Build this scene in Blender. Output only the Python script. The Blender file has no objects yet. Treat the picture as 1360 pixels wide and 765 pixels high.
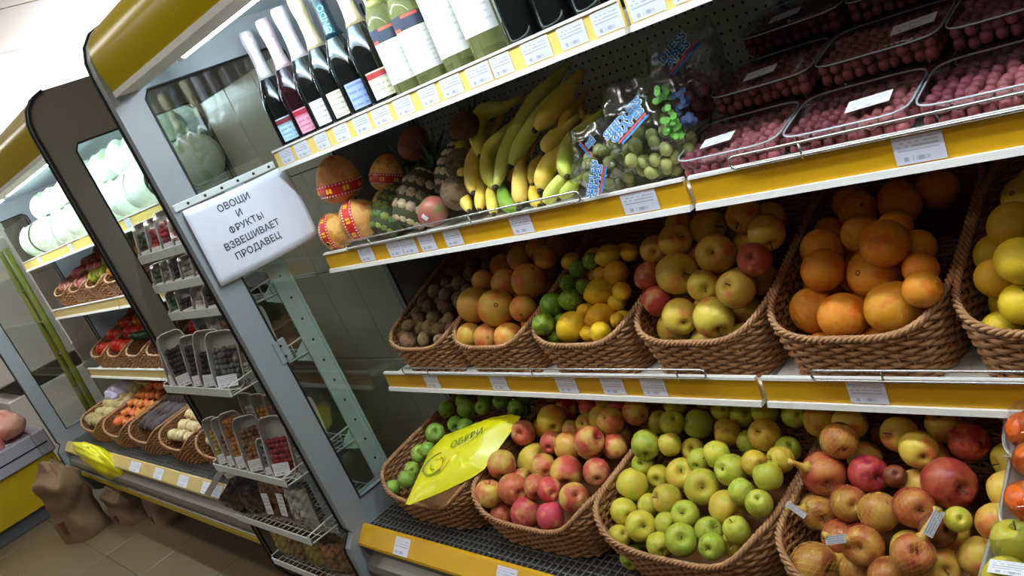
import bpy, bmesh, math, random
from mathutils import Vector, Matrix, Euler
PI = math.pi
random.seed(7)
S = bpy.context.scene
COL = S.collection

# ------------------------------------------------------------------ camera
CAM = (2.07, -1.11, 1.5)
cam = bpy.data.cameras.new('camera')
cam.sensor_fit = 'HORIZONTAL'; cam.sensor_width = 36.0
cam.lens = 1081.16 / 1360.0 * 36.0
cam.clip_start = 0.02; cam.clip_end = 100
camo = bpy.data.objects.new('camera', cam); COL.objects.link(camo)
RX = Vector((0.65961709, 0.64268412, -0.38969529))     # image right
RY = Vector((-0.07028622, -0.46346894, -0.88332123))   # image down
RZ = Vector((-0.74830819, 0.61004398, -0.26054019))    # view direction
M = Matrix((RX, -RY, -RZ)).transposed().to_4x4()
M.translation = Vector(CAM)
camo.matrix_world = M
S.camera = camo

# ------------------------------------------------------------------ world, light, exposure
W = bpy.data.worlds.new('world'); S.world = W; W.use_nodes = True
W.node_tree.nodes['Background'].inputs[0].default_value = (0.95, 0.97, 1.0, 1)
W.node_tree.nodes['Background'].inputs[1].default_value = 0.04
S.view_settings.view_transform = 'Standard'; S.view_settings.look = 'None'
S.view_settings.exposure = 0.0; S.view_settings.gamma = 1.0; S.view_settings.use_curve_mapping = False
TUBE_POWER = 66.0         # canopy tubes (emission strength)
CEIL_DOWN = 14.0          # ceiling strip lamps, watts each
CEIL_UP = 340.0           # added uplighters that brighten the ceiling, watts each

def area(name, loc, rot, sx, sy, power, col=(1, 1, 1)):
    l = bpy.data.lights.new(name, 'AREA'); l.shape = 'RECTANGLE'; l.size = sx; l.size_y = sy
    l.energy = power; l.color = col
    o = bpy.data.objects.new(name, l); COL.objects.link(o); o.location = loc; o.rotation_euler = rot
    return o
STORE_LAMPS = [(-5.6, -1.0, 1.1), (-2.7, -1.0, 1.1), (0.5, -1.0, 0.95), (2.7, -1.0, 0.5), (-4.2, -2.6, 1.3), (-0.9, -2.6, 1.3), (2.4, -2.6, 0.45)]   # ceiling strips: x, y, share
for lx, ly, dn in STORE_LAMPS:
    area('store_lamp_light', (lx, ly, 2.885), (0, 0, 0), 1.6, 0.25, CEIL_DOWN * dn, (1.0, 0.96, 0.9))
FILL_UPLIGHTERS = [(-8.2, 3.0), (-5.0, 3.2)]       # uplighters added unseen behind the cases to brighten the ceiling
for lx, ly in FILL_UPLIGHTERS:
    area('fill_uplighter_light', (lx, ly, 2.06), (PI, 0, 0), 0.5, 0.5, CEIL_UP, (1.0, 0.97, 0.96))

# ------------------------------------------------------------------ materials
def lin(c):
    c = c / 255.0
    return c / 12.92 if c <= 0.04045 else ((c + 0.055) / 1.055) ** 2.4
def rgb(r, g, b): return (lin(r), lin(g), lin(b), 1.0)
MATS = {}
def newmat(name):
    m = bpy.data.materials.new(name); m.use_nodes = True
    nt = m.node_tree
    return m, nt, nt.nodes['Principled BSDF']
def setp(b, **k):
    for n, v in k.items():
        b.inputs[n].default_value = v
def plain(name, c, rough=0.5, metal=0.0, noise=0.0, scale=20.0, spec=0.5, bump=0.0, coat=0.0, alpha=None, trans=0.0, ior=None, emit=None):
    if name in MATS: return MATS[name]
    m, nt, b = newmat(name)
    col = rgb(*c)
    setp(b, **{'Base Color': col, 'Roughness': rough, 'Metallic': metal, 'Specular IOR Level': spec})
    if coat: setp(b, **{'Coat Weight': coat, 'Coat Roughness': 0.08})
    if trans: setp(b, **{'Transmission Weight': trans})
    if ior: setp(b, IOR=ior)
    if emit:
        setp(b, **{'Emission Color': rgb(*emit[0]), 'Emission Strength': emit[1]})
    if noise or bump:
        tc = nt.nodes.new('ShaderNodeTexCoord'); n = nt.nodes.new('ShaderNodeTexNoise')
        n.inputs['Scale'].default_value = scale; n.inputs['Detail'].default_value = 4
        nt.links.new(tc.outputs['Object'], n.inputs['Vector'])
        if noise:
            mx = nt.nodes.new('ShaderNodeMix'); mx.data_type = 'RGBA'
            mx.inputs[6].default_value = tuple(x * (1 - noise) for x in col[:3]) + (1,)
            mx.inputs[7].default_value = tuple(min(1, x * (1 + noise)) for x in col[:3]) + (1,)
            nt.links.new(n.outputs[0], mx.inputs[0]); nt.links.new(mx.outputs[2], b.inputs['Base Color'])
        if bump:
            bp = nt.nodes.new('ShaderNodeBump'); bp.inputs['Strength'].default_value = bump; bp.inputs['Distance'].default_value = 0.01
            nt.links.new(n.outputs[0], bp.inputs['Height']); nt.links.new(bp.outputs[0], b.inputs['Normal'])
    MATS[name] = m
    return m
def fruitmat(name, c1, c2, c3=None, rough=0.35, scale=1.6, spots=0.0, bump=0.0, bscale=30, hue=0.02, val=0.14, sharp=(0.38, 0.62), spec=0.28):
    """skin colour running between c1 and c2 (and c3) by noise in the fruit's own space, varied from fruit to fruit"""
    if name in MATS: return MATS[name]
    m, nt, b = newmat(name); N = nt.nodes; L = nt.links
    tc = N.new('ShaderNodeTexCoord'); oi = N.new('ShaderNodeObjectInfo')
    add = N.new('ShaderNodeVectorMath'); add.operation = 'ADD'
    sc = N.new('ShaderNodeMath'); sc.operation = 'MULTIPLY'; sc.inputs[1].default_value = 37.0
    L.new(oi.outputs['Random'], sc.inputs[0]); L.new(tc.outputs['Object'], add.inputs[0]); L.new(sc.outputs[0], add.inputs[1])
    n = N.new('ShaderNodeTexNoise'); n.inputs['Scale'].default_value = scale; n.inputs['Detail'].default_value = 3
    L.new(add.outputs[0], n.inputs['Vector'])
    r = N.new('ShaderNodeValToRGB'); r.color_ramp.elements[0].position = sharp[0]; r.color_ramp.elements[1].position = sharp[1]
    r.color_ramp.elements[0].color = rgb(*c1); r.color_ramp.elements[1].color = rgb(*c2)
    if c3:
        e = r.color_ramp.elements.new((sharp[0] + sharp[1]) / 2); e.color = rgb(*c3)
    L.new(n.outputs[0], r.inputs[0])
    hs = N.new('ShaderNodeHueSaturation')
    mh = N.new('ShaderNodeMapRange'); mh.inputs[3].default_value = 0.5 - hue; mh.inputs[4].default_value = 0.5 + hue
    mv = N.new('ShaderNodeMapRange'); mv.inputs[3].default_value = 1 - val; mv.inputs[4].default_value = 1 + val
    wn = N.new('ShaderNodeTexWhiteNoise'); wn.noise_dimensions = '1D'; L.new(oi.outputs['Random'], wn.inputs['W'])
    L.new(oi.outputs['Random'], mh.inputs[0]); L.new(wn.outputs['Value'], mv.inputs[0])
    L.new(mh.outputs[0], hs.inputs['Hue']); L.new(mv.outputs[0], hs.inputs['Value']); L.new(r.outputs[0], hs.inputs['Color'])
    out = hs.outputs[0]
    if spots:
        v = N.new('ShaderNodeTexNoise'); v.inputs['Scale'].default_value = 14; v.inputs['Detail'].default_value = 5; L.new(add.outputs[0], v.inputs['Vector'])
        mr = N.new('ShaderNodeMapRange'); mr.inputs[1].default_value = 0.62; mr.inputs[2].default_value = 0.75; mr.inputs[4].default_value = spots
        L.new(v.outputs[0], mr.inputs[0])
        mx = N.new('ShaderNodeMix'); mx.data_type = 'RGBA'; mx.inputs[7].default_value = rgb(96, 70, 36)
        L.new(mr.outputs[0], mx.inputs[0]); L.new(out, mx.inputs[6]); out = mx.outputs[2]
    L.new(out, b.inputs['Base Color'])
    setp(b, **{'Roughness': rough, 'Specular IOR Level': spec})
    if bump:
        bn = N.new('ShaderNodeTexNoise'); bn.inputs['Scale'].default_value = bscale; L.new(tc.outputs['Object'], bn.inputs['Vector'])
        bp = N.new('ShaderNodeBump'); bp.inputs['Strength'].default_value = bump; bp.inputs['Distance'].default_value = 0.05
        L.new(bn.outputs[0], bp.inputs['Height']); L.new(bp.outputs[0], b.inputs['Normal'])
    MATS[name] = m
    return m
def film(name, tint=(255, 255, 255), clear=0.85, rough=0.08):
    """thin clear plastic or pane: mostly see-through, with mirror gloss at grazing angles"""
    if name in MATS: return MATS[name]
    m, nt, b = newmat(name); N = nt.nodes; L = nt.links
    tr = N.new('ShaderNodeBsdfTransparent'); tr.inputs[0].default_value = rgb(*tint)
    gl = N.new('ShaderNodeBsdfGlossy'); gl.inputs[1].default_value = rough
    fr = N.new('ShaderNodeLayerWeight'); fr.inputs[0].default_value = 0.5
    pw = N.new('ShaderNodeMath'); pw.operation = 'POWER'; pw.inputs[1].default_value = 4.0; L.new(fr.outputs['Facing'], pw.inputs[0])
    ml = N.new('ShaderNodeMath'); ml.operation = 'MULTIPLY_ADD'; ml.inputs[1].default_value = 0.55; ml.inputs[2].default_value = 0.035 + (1 - clear) * 0.6
    L.new(pw.outputs[0], ml.inputs[0])
    mx = N.new('ShaderNodeMixShader'); L.new(ml.outputs[0], mx.inputs[0]); L.new(tr.outputs[0], mx.inputs[1]); L.new(gl.outputs[0], mx.inputs[2])
    L.new(mx.outputs[0], N['Material Output'].inputs[0])
    MATS[name] = m
    return m
def labelmat(name, base=(235, 238, 245), ink=(70, 75, 90), rows=7.0, bars=True, accent=None):
    """small print: rows of text-like marks and a bar code strip, as flat print in the label's own box"""
    if name in MATS: return MATS[name]
    m, nt, b = newmat(name); N = nt.nodes; L = nt.links
    tc = N.new('ShaderNodeTexCoord'); sx = N.new('ShaderNodeSeparateXYZ'); L.new(tc.outputs['UV'], sx.inputs[0])
    def math_(op, a, bb=None, c=None):
        n = N.new('ShaderNodeMath'); n.operation = op
        for i, v in enumerate((a, bb, c)):
            if v is None: continue
            if isinstance(v, (int, float)): n.inputs[i].default_value = v
            else: L.new(v, n.inputs[i])
        return n.outputs[0]
    u, v = sx.outputs[0], sx.outputs[1]
    vr = math_('MULTIPLY', v, rows)
    line = math_('LESS_THAN', math_('ABSOLUTE', math_('SUBTRACT', math_('FRACT', vr), 0.5)), 0.17)
    cell = N.new('ShaderNodeCombineXYZ'); L.new(math_('FLOOR', math_('MULTIPLY', u, 13)), cell.inputs[0]); L.new(math_('FLOOR', vr), cell.inputs[1])
    wn = N.new('ShaderNodeTexWhiteNoise'); wn.noise_dimensions = '2D'; L.new(cell.outputs[0], wn.inputs['Vector'])
    txt = math_('MULTIPLY', line, math_('GREATER_THAN', wn.outputs['Value'], 0.25))
    inx = math_('MULTIPLY', math_('GREATER_THAN', u, 0.08), math_('LESS_THAN', u, 0.9))
    iny = math_('MULTIPLY', math_('GREATER_THAN', v, 0.40 if bars else 0.1), math_('LESS_THAN', v, 0.92))
    txt = math_('MULTIPLY', math_('MULTIPLY', txt, inx), iny)
    if bars:
        c2 = N.new('ShaderNodeCombineXYZ'); L.new(math_('FLOOR', math_('MULTIPLY', u, 60)), c2.inputs[0])
        w2 = N.new('ShaderNodeTexWhiteNoise'); w2.noise_dimensions = '2D'; L.new(c2.outputs[0], w2.inputs['Vector'])
        bar = math_('MULTIPLY', math_('GREATER_THAN', w2.outputs['Value'], 0.45), math_('MULTIPLY', math_('MULTIPLY', math_('GREATER_THAN', v, 0.1), math_('LESS_THAN', v, 0.26)), math_('MULTIPLY', math_('GREATER_THAN', u, 0.12), math_('LESS_THAN', u, 0.7))))
        txt = math_('MAXIMUM', txt, bar)
    mx = N.new('ShaderNodeMix'); mx.data_type = 'RGBA'; mx.inputs[6].default_value = rgb(*base); mx.inputs[7].default_value = rgb(*ink)
    L.new(math_('MULTIPLY', txt, 0.5), mx.inputs[0])
    out = mx.outputs[2]
    if accent:
        m2 = N.new('ShaderNodeMix'); m2.data_type = 'RGBA'; m2.inputs[7].default_value = rgb(*accent)
        L.new(math_('MULTIPLY', math_('GREATER_THAN', v, 0.74), math_('LESS_THAN', v, 0.95)), m2.inputs[0]); L.new(out, m2.inputs[6]); out = m2.outputs[2]
    L.new(out, b.inputs['Base Color']); setp(b, Roughness=0.45)
    MATS[name] = m
    return m
def perfmat(name, c):
    """sheet steel with rows of small punched holes (too small to build)"""
    m, nt, b = newmat(name); N = nt.nodes; L = nt.links
    tc = N.new('ShaderNodeTexCoord'); sx = N.new('ShaderNodeSeparateXYZ'); L.new(tc.outputs['Object'], sx.inputs[0])
    def math_(op, a, bb=None):
        n = N.new('ShaderNodeMath'); n.operation = op
        for i, v in enumerate((a, bb)):
            if v is None: continue
            if isinstance(v, (int, float)): n.inputs[i].default_value = v
            else: L.new(v, n.inputs[i])
        return n.outputs[0]
    fx = math_('SUBTRACT', math_('FRACT', math_('MULTIPLY', sx.outputs[0], 44.0)), 0.5)
    fz = math_('SUBTRACT', math_('FRACT', math_('MULTIPLY', sx.outputs[2], 44.0)), 0.5)
    d = math_('ADD', math_('MULTIPLY', fx, fx), math_('MULTIPLY', fz, fz))
    h = math_('LESS_THAN', d, 0.018)
    mx = N.new('ShaderNodeMix'); mx.data_type = 'RGBA'; mx.inputs[6].default_value = rgb(*c); mx.inputs[7].default_value = rgb(14, 14, 14)
    L.new(h, mx.inputs[0]); L.new(mx.outputs[2], b.inputs['Base Color']); setp(b, Roughness=0.5)
    MATS[name] = m
    return m

# ------------------------------------------------------------------ mesh builder
class MB:
    def __init__(s, off=(0, 0, 0)):
        s.v = []; s.f = []; s.uv = None; s.off = Vector(off)
    def add(s, vs, fs, T=None):
        n = len(s.v)
        for p in vs:
            p = Vector(p)
            if T is not None: p = T @ p
            s.v.append(p - s.off)
        s.f += [tuple(i + n for i in f) for f in fs]
        return s
    def box(s, a, b, T=None):
        (x0, y0, z0), (x1, y1, z1) = a, b
        vs = [(x0, y0, z0), (x1, y0, z0), (x1, y1, z0), (x0, y1, z0), (x0, y0, z1), (x1, y0, z1), (x1, y1, z1), (x0, y1, z1)]
        return s.add(vs, [(3, 2, 1, 0), (4, 5, 6, 7), (0, 1, 5, 4), (1, 2, 6, 5), (2, 3, 7, 6), (3, 0, 4, 7)], T)
    def bbox(s, a, b, r=0.003, T=None):
        """box with chamfered edges"""
        bm = bmesh.new(); bmesh.ops.create_cube(bm, size=1)
        for v in bm.verts:
            for i in range(3): v.co[i] = (a[i] + b[i]) / 2 + v.co[i] * (b[i] - a[i])
        bmesh.ops.bevel(bm, geom=list(bm.edges), offset=r, segments=1, affect='EDGES')
        vs = [v.co.copy() for v in bm.verts]; bm.verts.index_update()
        fs = [tuple(v.index for v in f.verts) for f in bm.faces]; bm.free()
        return s.add(vs, fs, T)
    def tube(s, pts, r, n=6, closed=False, cap=True):
        pts = [Vector(p) for p in pts]; m = len(pts)
        rr = r if isinstance(r, (list, tuple)) else [r] * m
        vs = []; up = None
        for i in range(m):
            if closed: t = pts[(i + 1) % m] - pts[i - 1]
            else: t = pts[min(i + 1, m - 1)] - pts[max(i - 1, 0)]
            if t.length < 1e-9: t = Vector((0, 0, 1))
            t.normalize()
            if up is None:
                up = Vector((0, 0, 1)) if abs(t.z) < 0.9 else Vector((1, 0, 0))
            a = t.cross(up)
            if a.length < 1e-4: a = t.orthogonal()
            a.normalize(); b = a.cross(t).normalized(); up = b
            for k in range(n):
                w = 2 * PI * k / n
                vs.append(pts[i] + (a * math.cos(w) + b * math.sin(w)) * rr[i])
        fs = []
        for i in range(m if closed else m - 1):
            j = (i + 1) % m
            for k in range(n):
                l = (k + 1) % n
                fs.append((i * n + k, i * n + l, j * n + l, j * n + k))
        if not closed and cap:
            fs.append(tuple(range(n))[::-1]); fs.append(tuple((m - 1) * n + k for k in range(n)))
        return s.add(vs, fs)
    def lathe(s, prof, n=20, T=None, lobes=None):
        """profile (radius, height) turned about z; lobes(r, z, angle) may reshape it"""
        vs = []; m = len(prof)
        for r, z in prof:
            for k in range(n):
                w = 2 * PI * k / n
                q = lobes(r, z, w) if lobes else (r, z)
                vs.append((q[0] * math.cos(w), q[0] * math.sin(w), q[1]))
        fs = []
        for i in range(m - 1):
            for k in range(n):
                l = (k + 1) % n
                fs.append((i * n + k, i * n + l, (i + 1) * n + l, (i + 1) * n + k))
        fs.append(tuple(range(n))[::-1]); fs.append(tuple((m - 1) * n + k for k in range(n)))
        return s.add(vs, fs, T)
    def sphere(s, c, r, n=14, m=9, sq=(1, 1, 1)):
        prof = [(max(1e-4, math.sin(PI * i / m)), -math.cos(PI * i / m)) for i in range(m + 1)]
        T = Matrix.Translation(Vector(c)) @ Matrix.Diagonal((r * sq[0], r * sq[1], r * sq[2], 1))
        return s.lathe(prof, n, T)
    def grid(s, fn, nu, nv, both=False):
        vs = [fn(i / nu, j / nv) for j in range(nv + 1) for i in range(nu + 1)]
        fs = []
        for j in range(nv):
            for i in range(nu):
                a = j * (nu + 1) + i
                fs.append((a, a + 1, a + nu + 2, a + nu + 1))
        return s.add(vs, fs)
    def prism(s, poly, x0, x1, axis=0, holes=()):
        """polygon in the two other axes, extruded along axis, with optional holes"""
        bm = bmesh.new(); loops = []
        for lp in (poly,) + tuple(holes):
            vv = [bm.verts.new((p[0], p[1], 0)) for p in lp]
            loops.append(vv)
            for i in range(len(vv)): bm.edges.new((vv[i], vv[(i + 1) % len(vv)]))
        bmesh.ops.triangle_fill(bm, use_beauty=True, use_dissolve=False, edges=list(bm.edges), normal=(0, 0, 1))
        bm.verts.index_update()
        P = [v.co.copy() for v in bm.verts]; F = [tuple(v.index for v in f.verts) for f in bm.faces]
        LI = [[v.index for v in lp] for lp in loops]; bm.free()
        def m3(p, h): return (h, p[0], p[1]) if axis == 0 else ((p[0], h, p[1]) if axis == 1 else (p[0], p[1], h))
        n = len(P)
        vs = [m3(p, x0) for p in P] + [m3(p, x1) for p in P]
        fs = [f[::-1] for f in F] + [tuple(i + n for i in f) for f in F]
        for lp in LI:
            for i in range(len(lp)):
                a, b = lp[i], lp[(i + 1) % len(lp)]
                fs.append((a, b, b + n, a + n))
        s.add(vs, fs)
        return s
    def mesh(s, name, mat, smooth=False, angle=None):
        me = bpy.data.meshes.new(name); me.from_pydata([tuple(v) for v in s.v], [], s.f)
        bm = bmesh.new(); bm.from_mesh(me); bmesh.ops.recalc_face_normals(bm, faces=list(bm.faces)); bm.to_mesh(me); bm.free()
        if mat: me.materials.append(mat)
        if smooth:
            me.polygons.foreach_set('use_smooth', [True] * len(me.polygons))
            if angle: 
                try: me.set_sharp_from_angle(angle=angle)
                except Exception: pass
        me.update()
        return me
    def obj(s, name, mat, parent=None, smooth=False, angle=None):
        return link(name, s.mesh(name, mat, smooth, angle), parent)
def link(name, me, parent=None, loc=None, rot=None, sc=None):
    o = bpy.data.objects.new(name, me); COL.objects.link(o)
    if parent is not None: o.parent = parent
    if loc is not None: o.location = loc
    if rot is not None: o.rotation_euler = rot
    if sc is not None: o.scale = (sc, sc, sc) if isinstance(sc, (int, float)) else sc
    return o
def tag(o, label=None, cat=None, group=None, kind=None):
    if label: o['label'] = label
    if cat: o['category'] = cat
    if group: o['group'] = group
    if kind: o['kind'] = kind
    return o
def thing(name, label, cat, loc=(0, 0, 0), rot=(0, 0, 0), group=None):
    o = bpy.data.objects.new(name, None); COL.objects.link(o); o.empty_display_size = 0.05
    o.location = loc; o.rotation_euler = rot
    return tag(o, label, cat, group)
def dup(root, loc=None, rot=None, sc=None, label=None, group=None):
    r = root.copy(); COL.objects.link(r)
    if loc is not None: r.location = loc
    if rot is not None: r.rotation_euler = rot
    if sc is not None: r.scale = (sc, sc, sc) if isinstance(sc, (int, float)) else sc
    if label: r['label'] = label
    if group: r['group'] = group
    for ch in list(root.children):
        c = ch.copy(); COL.objects.link(c); c.parent = r
        for g in list(ch.children):
            d = g.copy(); COL.objects.link(d); d.parent = c
    return r
def drop(root):
    for ch in list(root.children): drop(ch)
    bpy.data.objects.remove(root)
ORD = ['first', 'second', 'third', 'fourth', 'fifth', 'sixth', 'seventh', 'eighth', 'ninth', 'tenth', 'eleventh', 'twelfth', 'thirteenth', 'fourteenth', 'fifteenth', 'sixteenth', 'seventeenth', 'eighteenth', 'nineteenth', 'twentieth', 'twenty-first', 'twenty-second', 'twenty-third']
def quad_label(name, me_mat, parent, o, ux, uy, th=0.0004):
    """thin flat label with a UV box: corner o, edge vectors ux and uy"""
    o = Vector(o); ux = Vector(ux); uy = Vector(uy); n = ux.cross(uy).normalized() * th
    me = bpy.data.meshes.new(name)
    vs = [o, o + ux, o + ux + uy, o + uy]; vs = [v + n for v in vs] + [v for v in vs]
    me.from_pydata([tuple(v) for v in vs], [], [(0, 1, 2, 3), (7, 6, 5, 4), (0, 4, 5, 1), (1, 5, 6, 2), (2, 6, 7, 3), (3, 7, 4, 0)])
    uvl = me.uv_layers.new(name='UVMap'); q = [(0, 0), (1, 0), (1, 1), (0, 1)]
    for p in me.polygons:
        for li in p.loop_indices:
            uvl.data[li].uv = q[me.loops[li].vertex_index % 4]
    me.materials.append(me_mat)
    return link(name, me, parent)
FONT = None
def text_mesh(name, body, size, mat, parent, T, extrude=0.0002, offset=0.0, align='CENTER', spacing=1.0, shear=0.0):
    cu = bpy.data.curves.new(name, 'FONT'); cu.body = body; cu.size = size; cu.extrude = extrude; cu.offset = offset
    cu.align_x = align; cu.align_y = 'CENTER'; cu.space_line = spacing; cu.shear = shear; cu.resolution_u = 2
    tmp = bpy.data.objects.new('tmp_text', cu); COL.objects.link(tmp)
    dg = bpy.context.evaluated_depsgraph_get(); dg.update()
    me = bpy.data.meshes.new_from_object(tmp.evaluated_get(dg))
    bpy.data.objects.remove(tmp); bpy.data.curves.remove(cu)
    me.transform(T); me.name = name; me.materials.clear(); me.materials.append(mat)
    return link(name, me, parent)
def frame(o, ux, n):
    """matrix whose x runs along ux and whose z looks along n"""
    n = Vector(n).normalized(); ux = Vector(ux); ux = (ux - n * ux.dot(n)).normalized(); uy = n.cross(ux).normalized()
    m = Matrix((ux, uy, n)).transposed().to_4x4(); m.translation = Vector(o)
    return m

# ------------------------------------------------------------------ shared materials
yellow_paint = plain('yellow_paint', (176, 154, 16), 0.22, spec=0.10)
yellow_rail = plain('yellow_price_strip', (214, 160, 16), 0.4, noise=0.06, scale=6)
pale_rail = plain('pale_yellow_strip', (238, 208, 110), 0.45)
dull_rail = plain('dull_yellow_strip', (196, 172, 104), 0.5)
white_enamel = plain('white_enamel', (232, 230, 222), 0.4, noise=0.03, scale=8)
grey_panel = plain('grey_panel', (142, 148, 150), 0.45, noise=0.04, scale=5)
grey_outer = plain('grey_panel_outside', (128, 122, 112), 0.5, noise=0.05, scale=4)
steel = plain('brushed_steel', (142, 140, 132), 0.4, metal=0.6, noise=0.06, scale=14)
black_trim = plain('black_rubber', (22, 22, 24), 0.5)
chrome = plain('bright_wire', (205, 205, 200), 0.25, metal=0.9)
white_wire = plain('white_coated_wire', (222, 222, 214), 0.4)
white_steel = plain('white_steel', (214, 222, 216), 0.4)
dark_base = plain('dark_base', (52, 50, 48), 0.6)
pane = film('glass_pane', (238, 244, 242), 0.96, 0.02)
perf = perfmat('perforated_steel', (172, 170, 160))
tube_mat = plain('lit_tube', (255, 255, 255), 0.5, emit=((236, 246, 255), TUBE_POWER))
reflector_mat = plain('reflector_white', (196, 214, 222), 0.3)
inner_grey = plain('inner_liner', (120, 112, 98), 0.5)
paper_white = plain('paper_white', (226, 232, 244), 0.7)
ink_mat = plain('black_ink', (46, 48, 60), 0.7)
price_mat = labelmat('price_label_print', (224, 224, 238), (84, 88, 124), 7, True)
sticker_mat = labelmat('sticker_print', (232, 234, 236), (60, 62, 70), 6, True)

# ------------------------------------------------------------------ the setting
def struct(o): o['kind'] = 'structure'; return o
floor_mat = plain('floor_grout', (78, 66, 50), 0.6)
tile_floor = plain('floor_tile_glaze', (112, 95, 72), 0.32, noise=0.16, scale=3.2)
tile_wall = plain('wall_tile_grey', (192, 182, 164), 0.3, noise=0.08, scale=5)
tile_wall2 = plain('wall_tile_brown', (130, 116, 106), 0.3, noise=0.1, scale=5)
tile_white = plain('wall_tile_white', (226, 222, 218), 0.3, noise=0.02, scale=3)
grout_mat = plain('wall_grout', (92, 84, 74), 0.8)
ceil_mat = plain('ceiling_panel_white', (244, 240, 240), 0.6)
seam_mat = plain('ceiling_seam', (70, 64, 64), 0.8)
fl = struct(MB().box((-13, -5, -0.06), (4, 7, -0.004)).obj('floor', floor_mat))
T0 = 0.555
tm = MB().bbox((0.002, 0.002, -0.0039), (T0 - 0.002, T0 - 0.002, 0.0), 0.0012).mesh('floor_tile', tile_floor)
for i in range(-6, 4):
    for j in range(-3, 2):
        link('floor_tile', tm, fl, (-2.008 + T0 * i, -0.535 + T0 * j, 0))
CZ = 2.97
ce = struct(MB().box((-13, -5, CZ + 0.012), (4, 7, CZ + 0.1)).obj('ceiling', seam_mat))
cm = MB().bbox((0.009, 0, 0), (1.211, 12, 0.012), 0.003).mesh('ceiling_panel', ceil_mat)
for i in range(14):
    link('ceiling_panel', cm, ce, (-3.765 + 1.22 * (i - 7), -5, CZ))
wb = struct(MB().box((-13, 6.9, 0), (4, 7, CZ)).obj('wall_back', tile_white))
wp = struct(MB().box((-9.6, 1.508, 0), (-4.2, 1.6, 2.2)).obj('wall_far', grout_mat))
wt = MB().bbox((0.002, 0, 0.002), (0.598, 0.008, 0.448), 0.002).mesh('tile', tile_white)
for i in range(9):
    for j in range(4):
        link('tile', wt, wp, (-9.6 + 0.6 * i, 1.5, 0.45 * j))
wl = struct(MB().box((-13.1, -5, 0), (-13, 7, CZ)).obj('wall_left', tile_white))
def pillar(n, x0, x1, mat, z1=1.93):
    p = struct(MB().box((x0 + 0.006, 0.208, 0), (x1 - 0.006, 1.5, z1)).obj('wall_%s' % n, grout_mat))
    w = (x1 - x0) / 3.0
    t = MB().bbox((0.0015, 0, 0.0015), (w - 0.0015, 0.008, 0.3385), 0.0015).mesh('tile', mat)
    ts = MB().bbox((0, 0.0015, 0.0015), (0.008, 0.2985, 0.3385), 0.0015).mesh('tile', mat)
    for j in range(5):
        for i in range(3): link('tile', t, p, (x0 + w * i, 0.2, 0.05 + 0.34 * j))
        for i in range(1):
            link('tile', ts, p, (x1 - 0.006, 0.21 + 0.3 * i, 0.05 + 0.34 * j))
    return p
pillar('pier', -0.69, -0.066, tile_wall)
pillar('pier_far', -4.2, -3.56, tile_wall2)
# ceiling strip lamps and added uplighters (outside the picture, they light it)
lamp_house = plain('lamp_housing', (220, 220, 220), 0.5)
for i, (lx, ly, dn) in enumerate(STORE_LAMPS):
    t = thing('strip_lamp', 'long white strip lamp under the ceiling, %s counted along the aisle' % ORD[i], 'lamp', (lx, ly, 2.93), group='strip lamps under the ceiling')
    MB().bbox((-0.85, -0.15, -0.035), (0.85, 0.15, 0.038), 0.005).obj('lamp_body', lamp_house, t)
    MB().box((-0.86, -0.16, -0.03), (-0.85, 0.16, 0.03)).box((0.85, -0.16, -0.03), (0.86, 0.16, 0.03)).obj('end_cap', steel, t)
for i, (lx, ly) in enumerate(FILL_UPLIGHTERS):
    t = thing('fill_uplighter', 'unseen white uplighter in the next aisle, %s from the left' % ORD[i], 'lamp', (lx, ly, 0), group='added uplighters')
    MB().lathe([(0.2, 0), (0.2, 0.03), (0.03, 0.05), (0.03, 1.9), (0.2, 1.98), (0.3, 2.05), (0.29, 2.05), (0.02, 1.95)], 20).obj('lamp_body', lamp_house, t, True, 0.6)

# ------------------------------------------------------------------ display cases
CUT = [(-0.235, 0.52), (-0.235, 1.745), (-0.22, 1.765), (0.17, 1.765), (0.19, 1.745), (0.19, 0.52)]
def panel_outline():
    p = [(0.5, 1.945), (-0.235, 1.945), (-0.27, 1.932), (-0.297, 1.905), (-0.312, 1.87), (-0.316, 1.83), (-0.312, 0.47), (-0.303, 0.447), (-0.318, 0.43), (-0.334, 0.412), (-0.338, 0.39), (-0.338, 0.21)]
    for i in range(1, 7):
        w = PI / 2 * i / 6
        p.append((-0.338 + 0.17 * (1 - math.cos(w)), 0.21 - 0.14 * math.sin(w)))
    return p + [(0.5, 0.07)]
def end_panel(case, x0, x1, wz0, glass=True, mat=None, trimx=None):
    hole = [(a, wz0 if b < 1 else b) for a, b in CUT]
    pn = MB().prism(panel_outline(), x0, x1, 0, (hole,)).obj('end_panel', mat or grey_panel, case)
    xm = (x0 + x1) / 2
    MB().box((xm - 0.002, -0.238, wz0 - 0.003), (xm + 0.002, 0.193, 1.768)).obj('glass_pane', pane, pn)
    ol = panel_outline()
    for tx in (x0 - 0.002, ):
        MB().tube([(tx, y - (0.001 if y < 0 else 0), z) for y, z in ol], 0.005, 5).obj('edge_trim', black_trim, pn)
    g = []
    for a, b in zip(hole, hole[1:] + hole[:1]): g.append((x1 + 0.001, a[0], a[1]))
    MB().tube(g, 0.0035, 5, closed=True).obj('window_gasket', black_trim, pn)
    return pn
def xprism(name, prof, x0, x1, mat, parent, smooth=False):
    return MB().prism(prof, x0, x1, 0).obj(name, mat, parent, smooth, 0.6)
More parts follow.
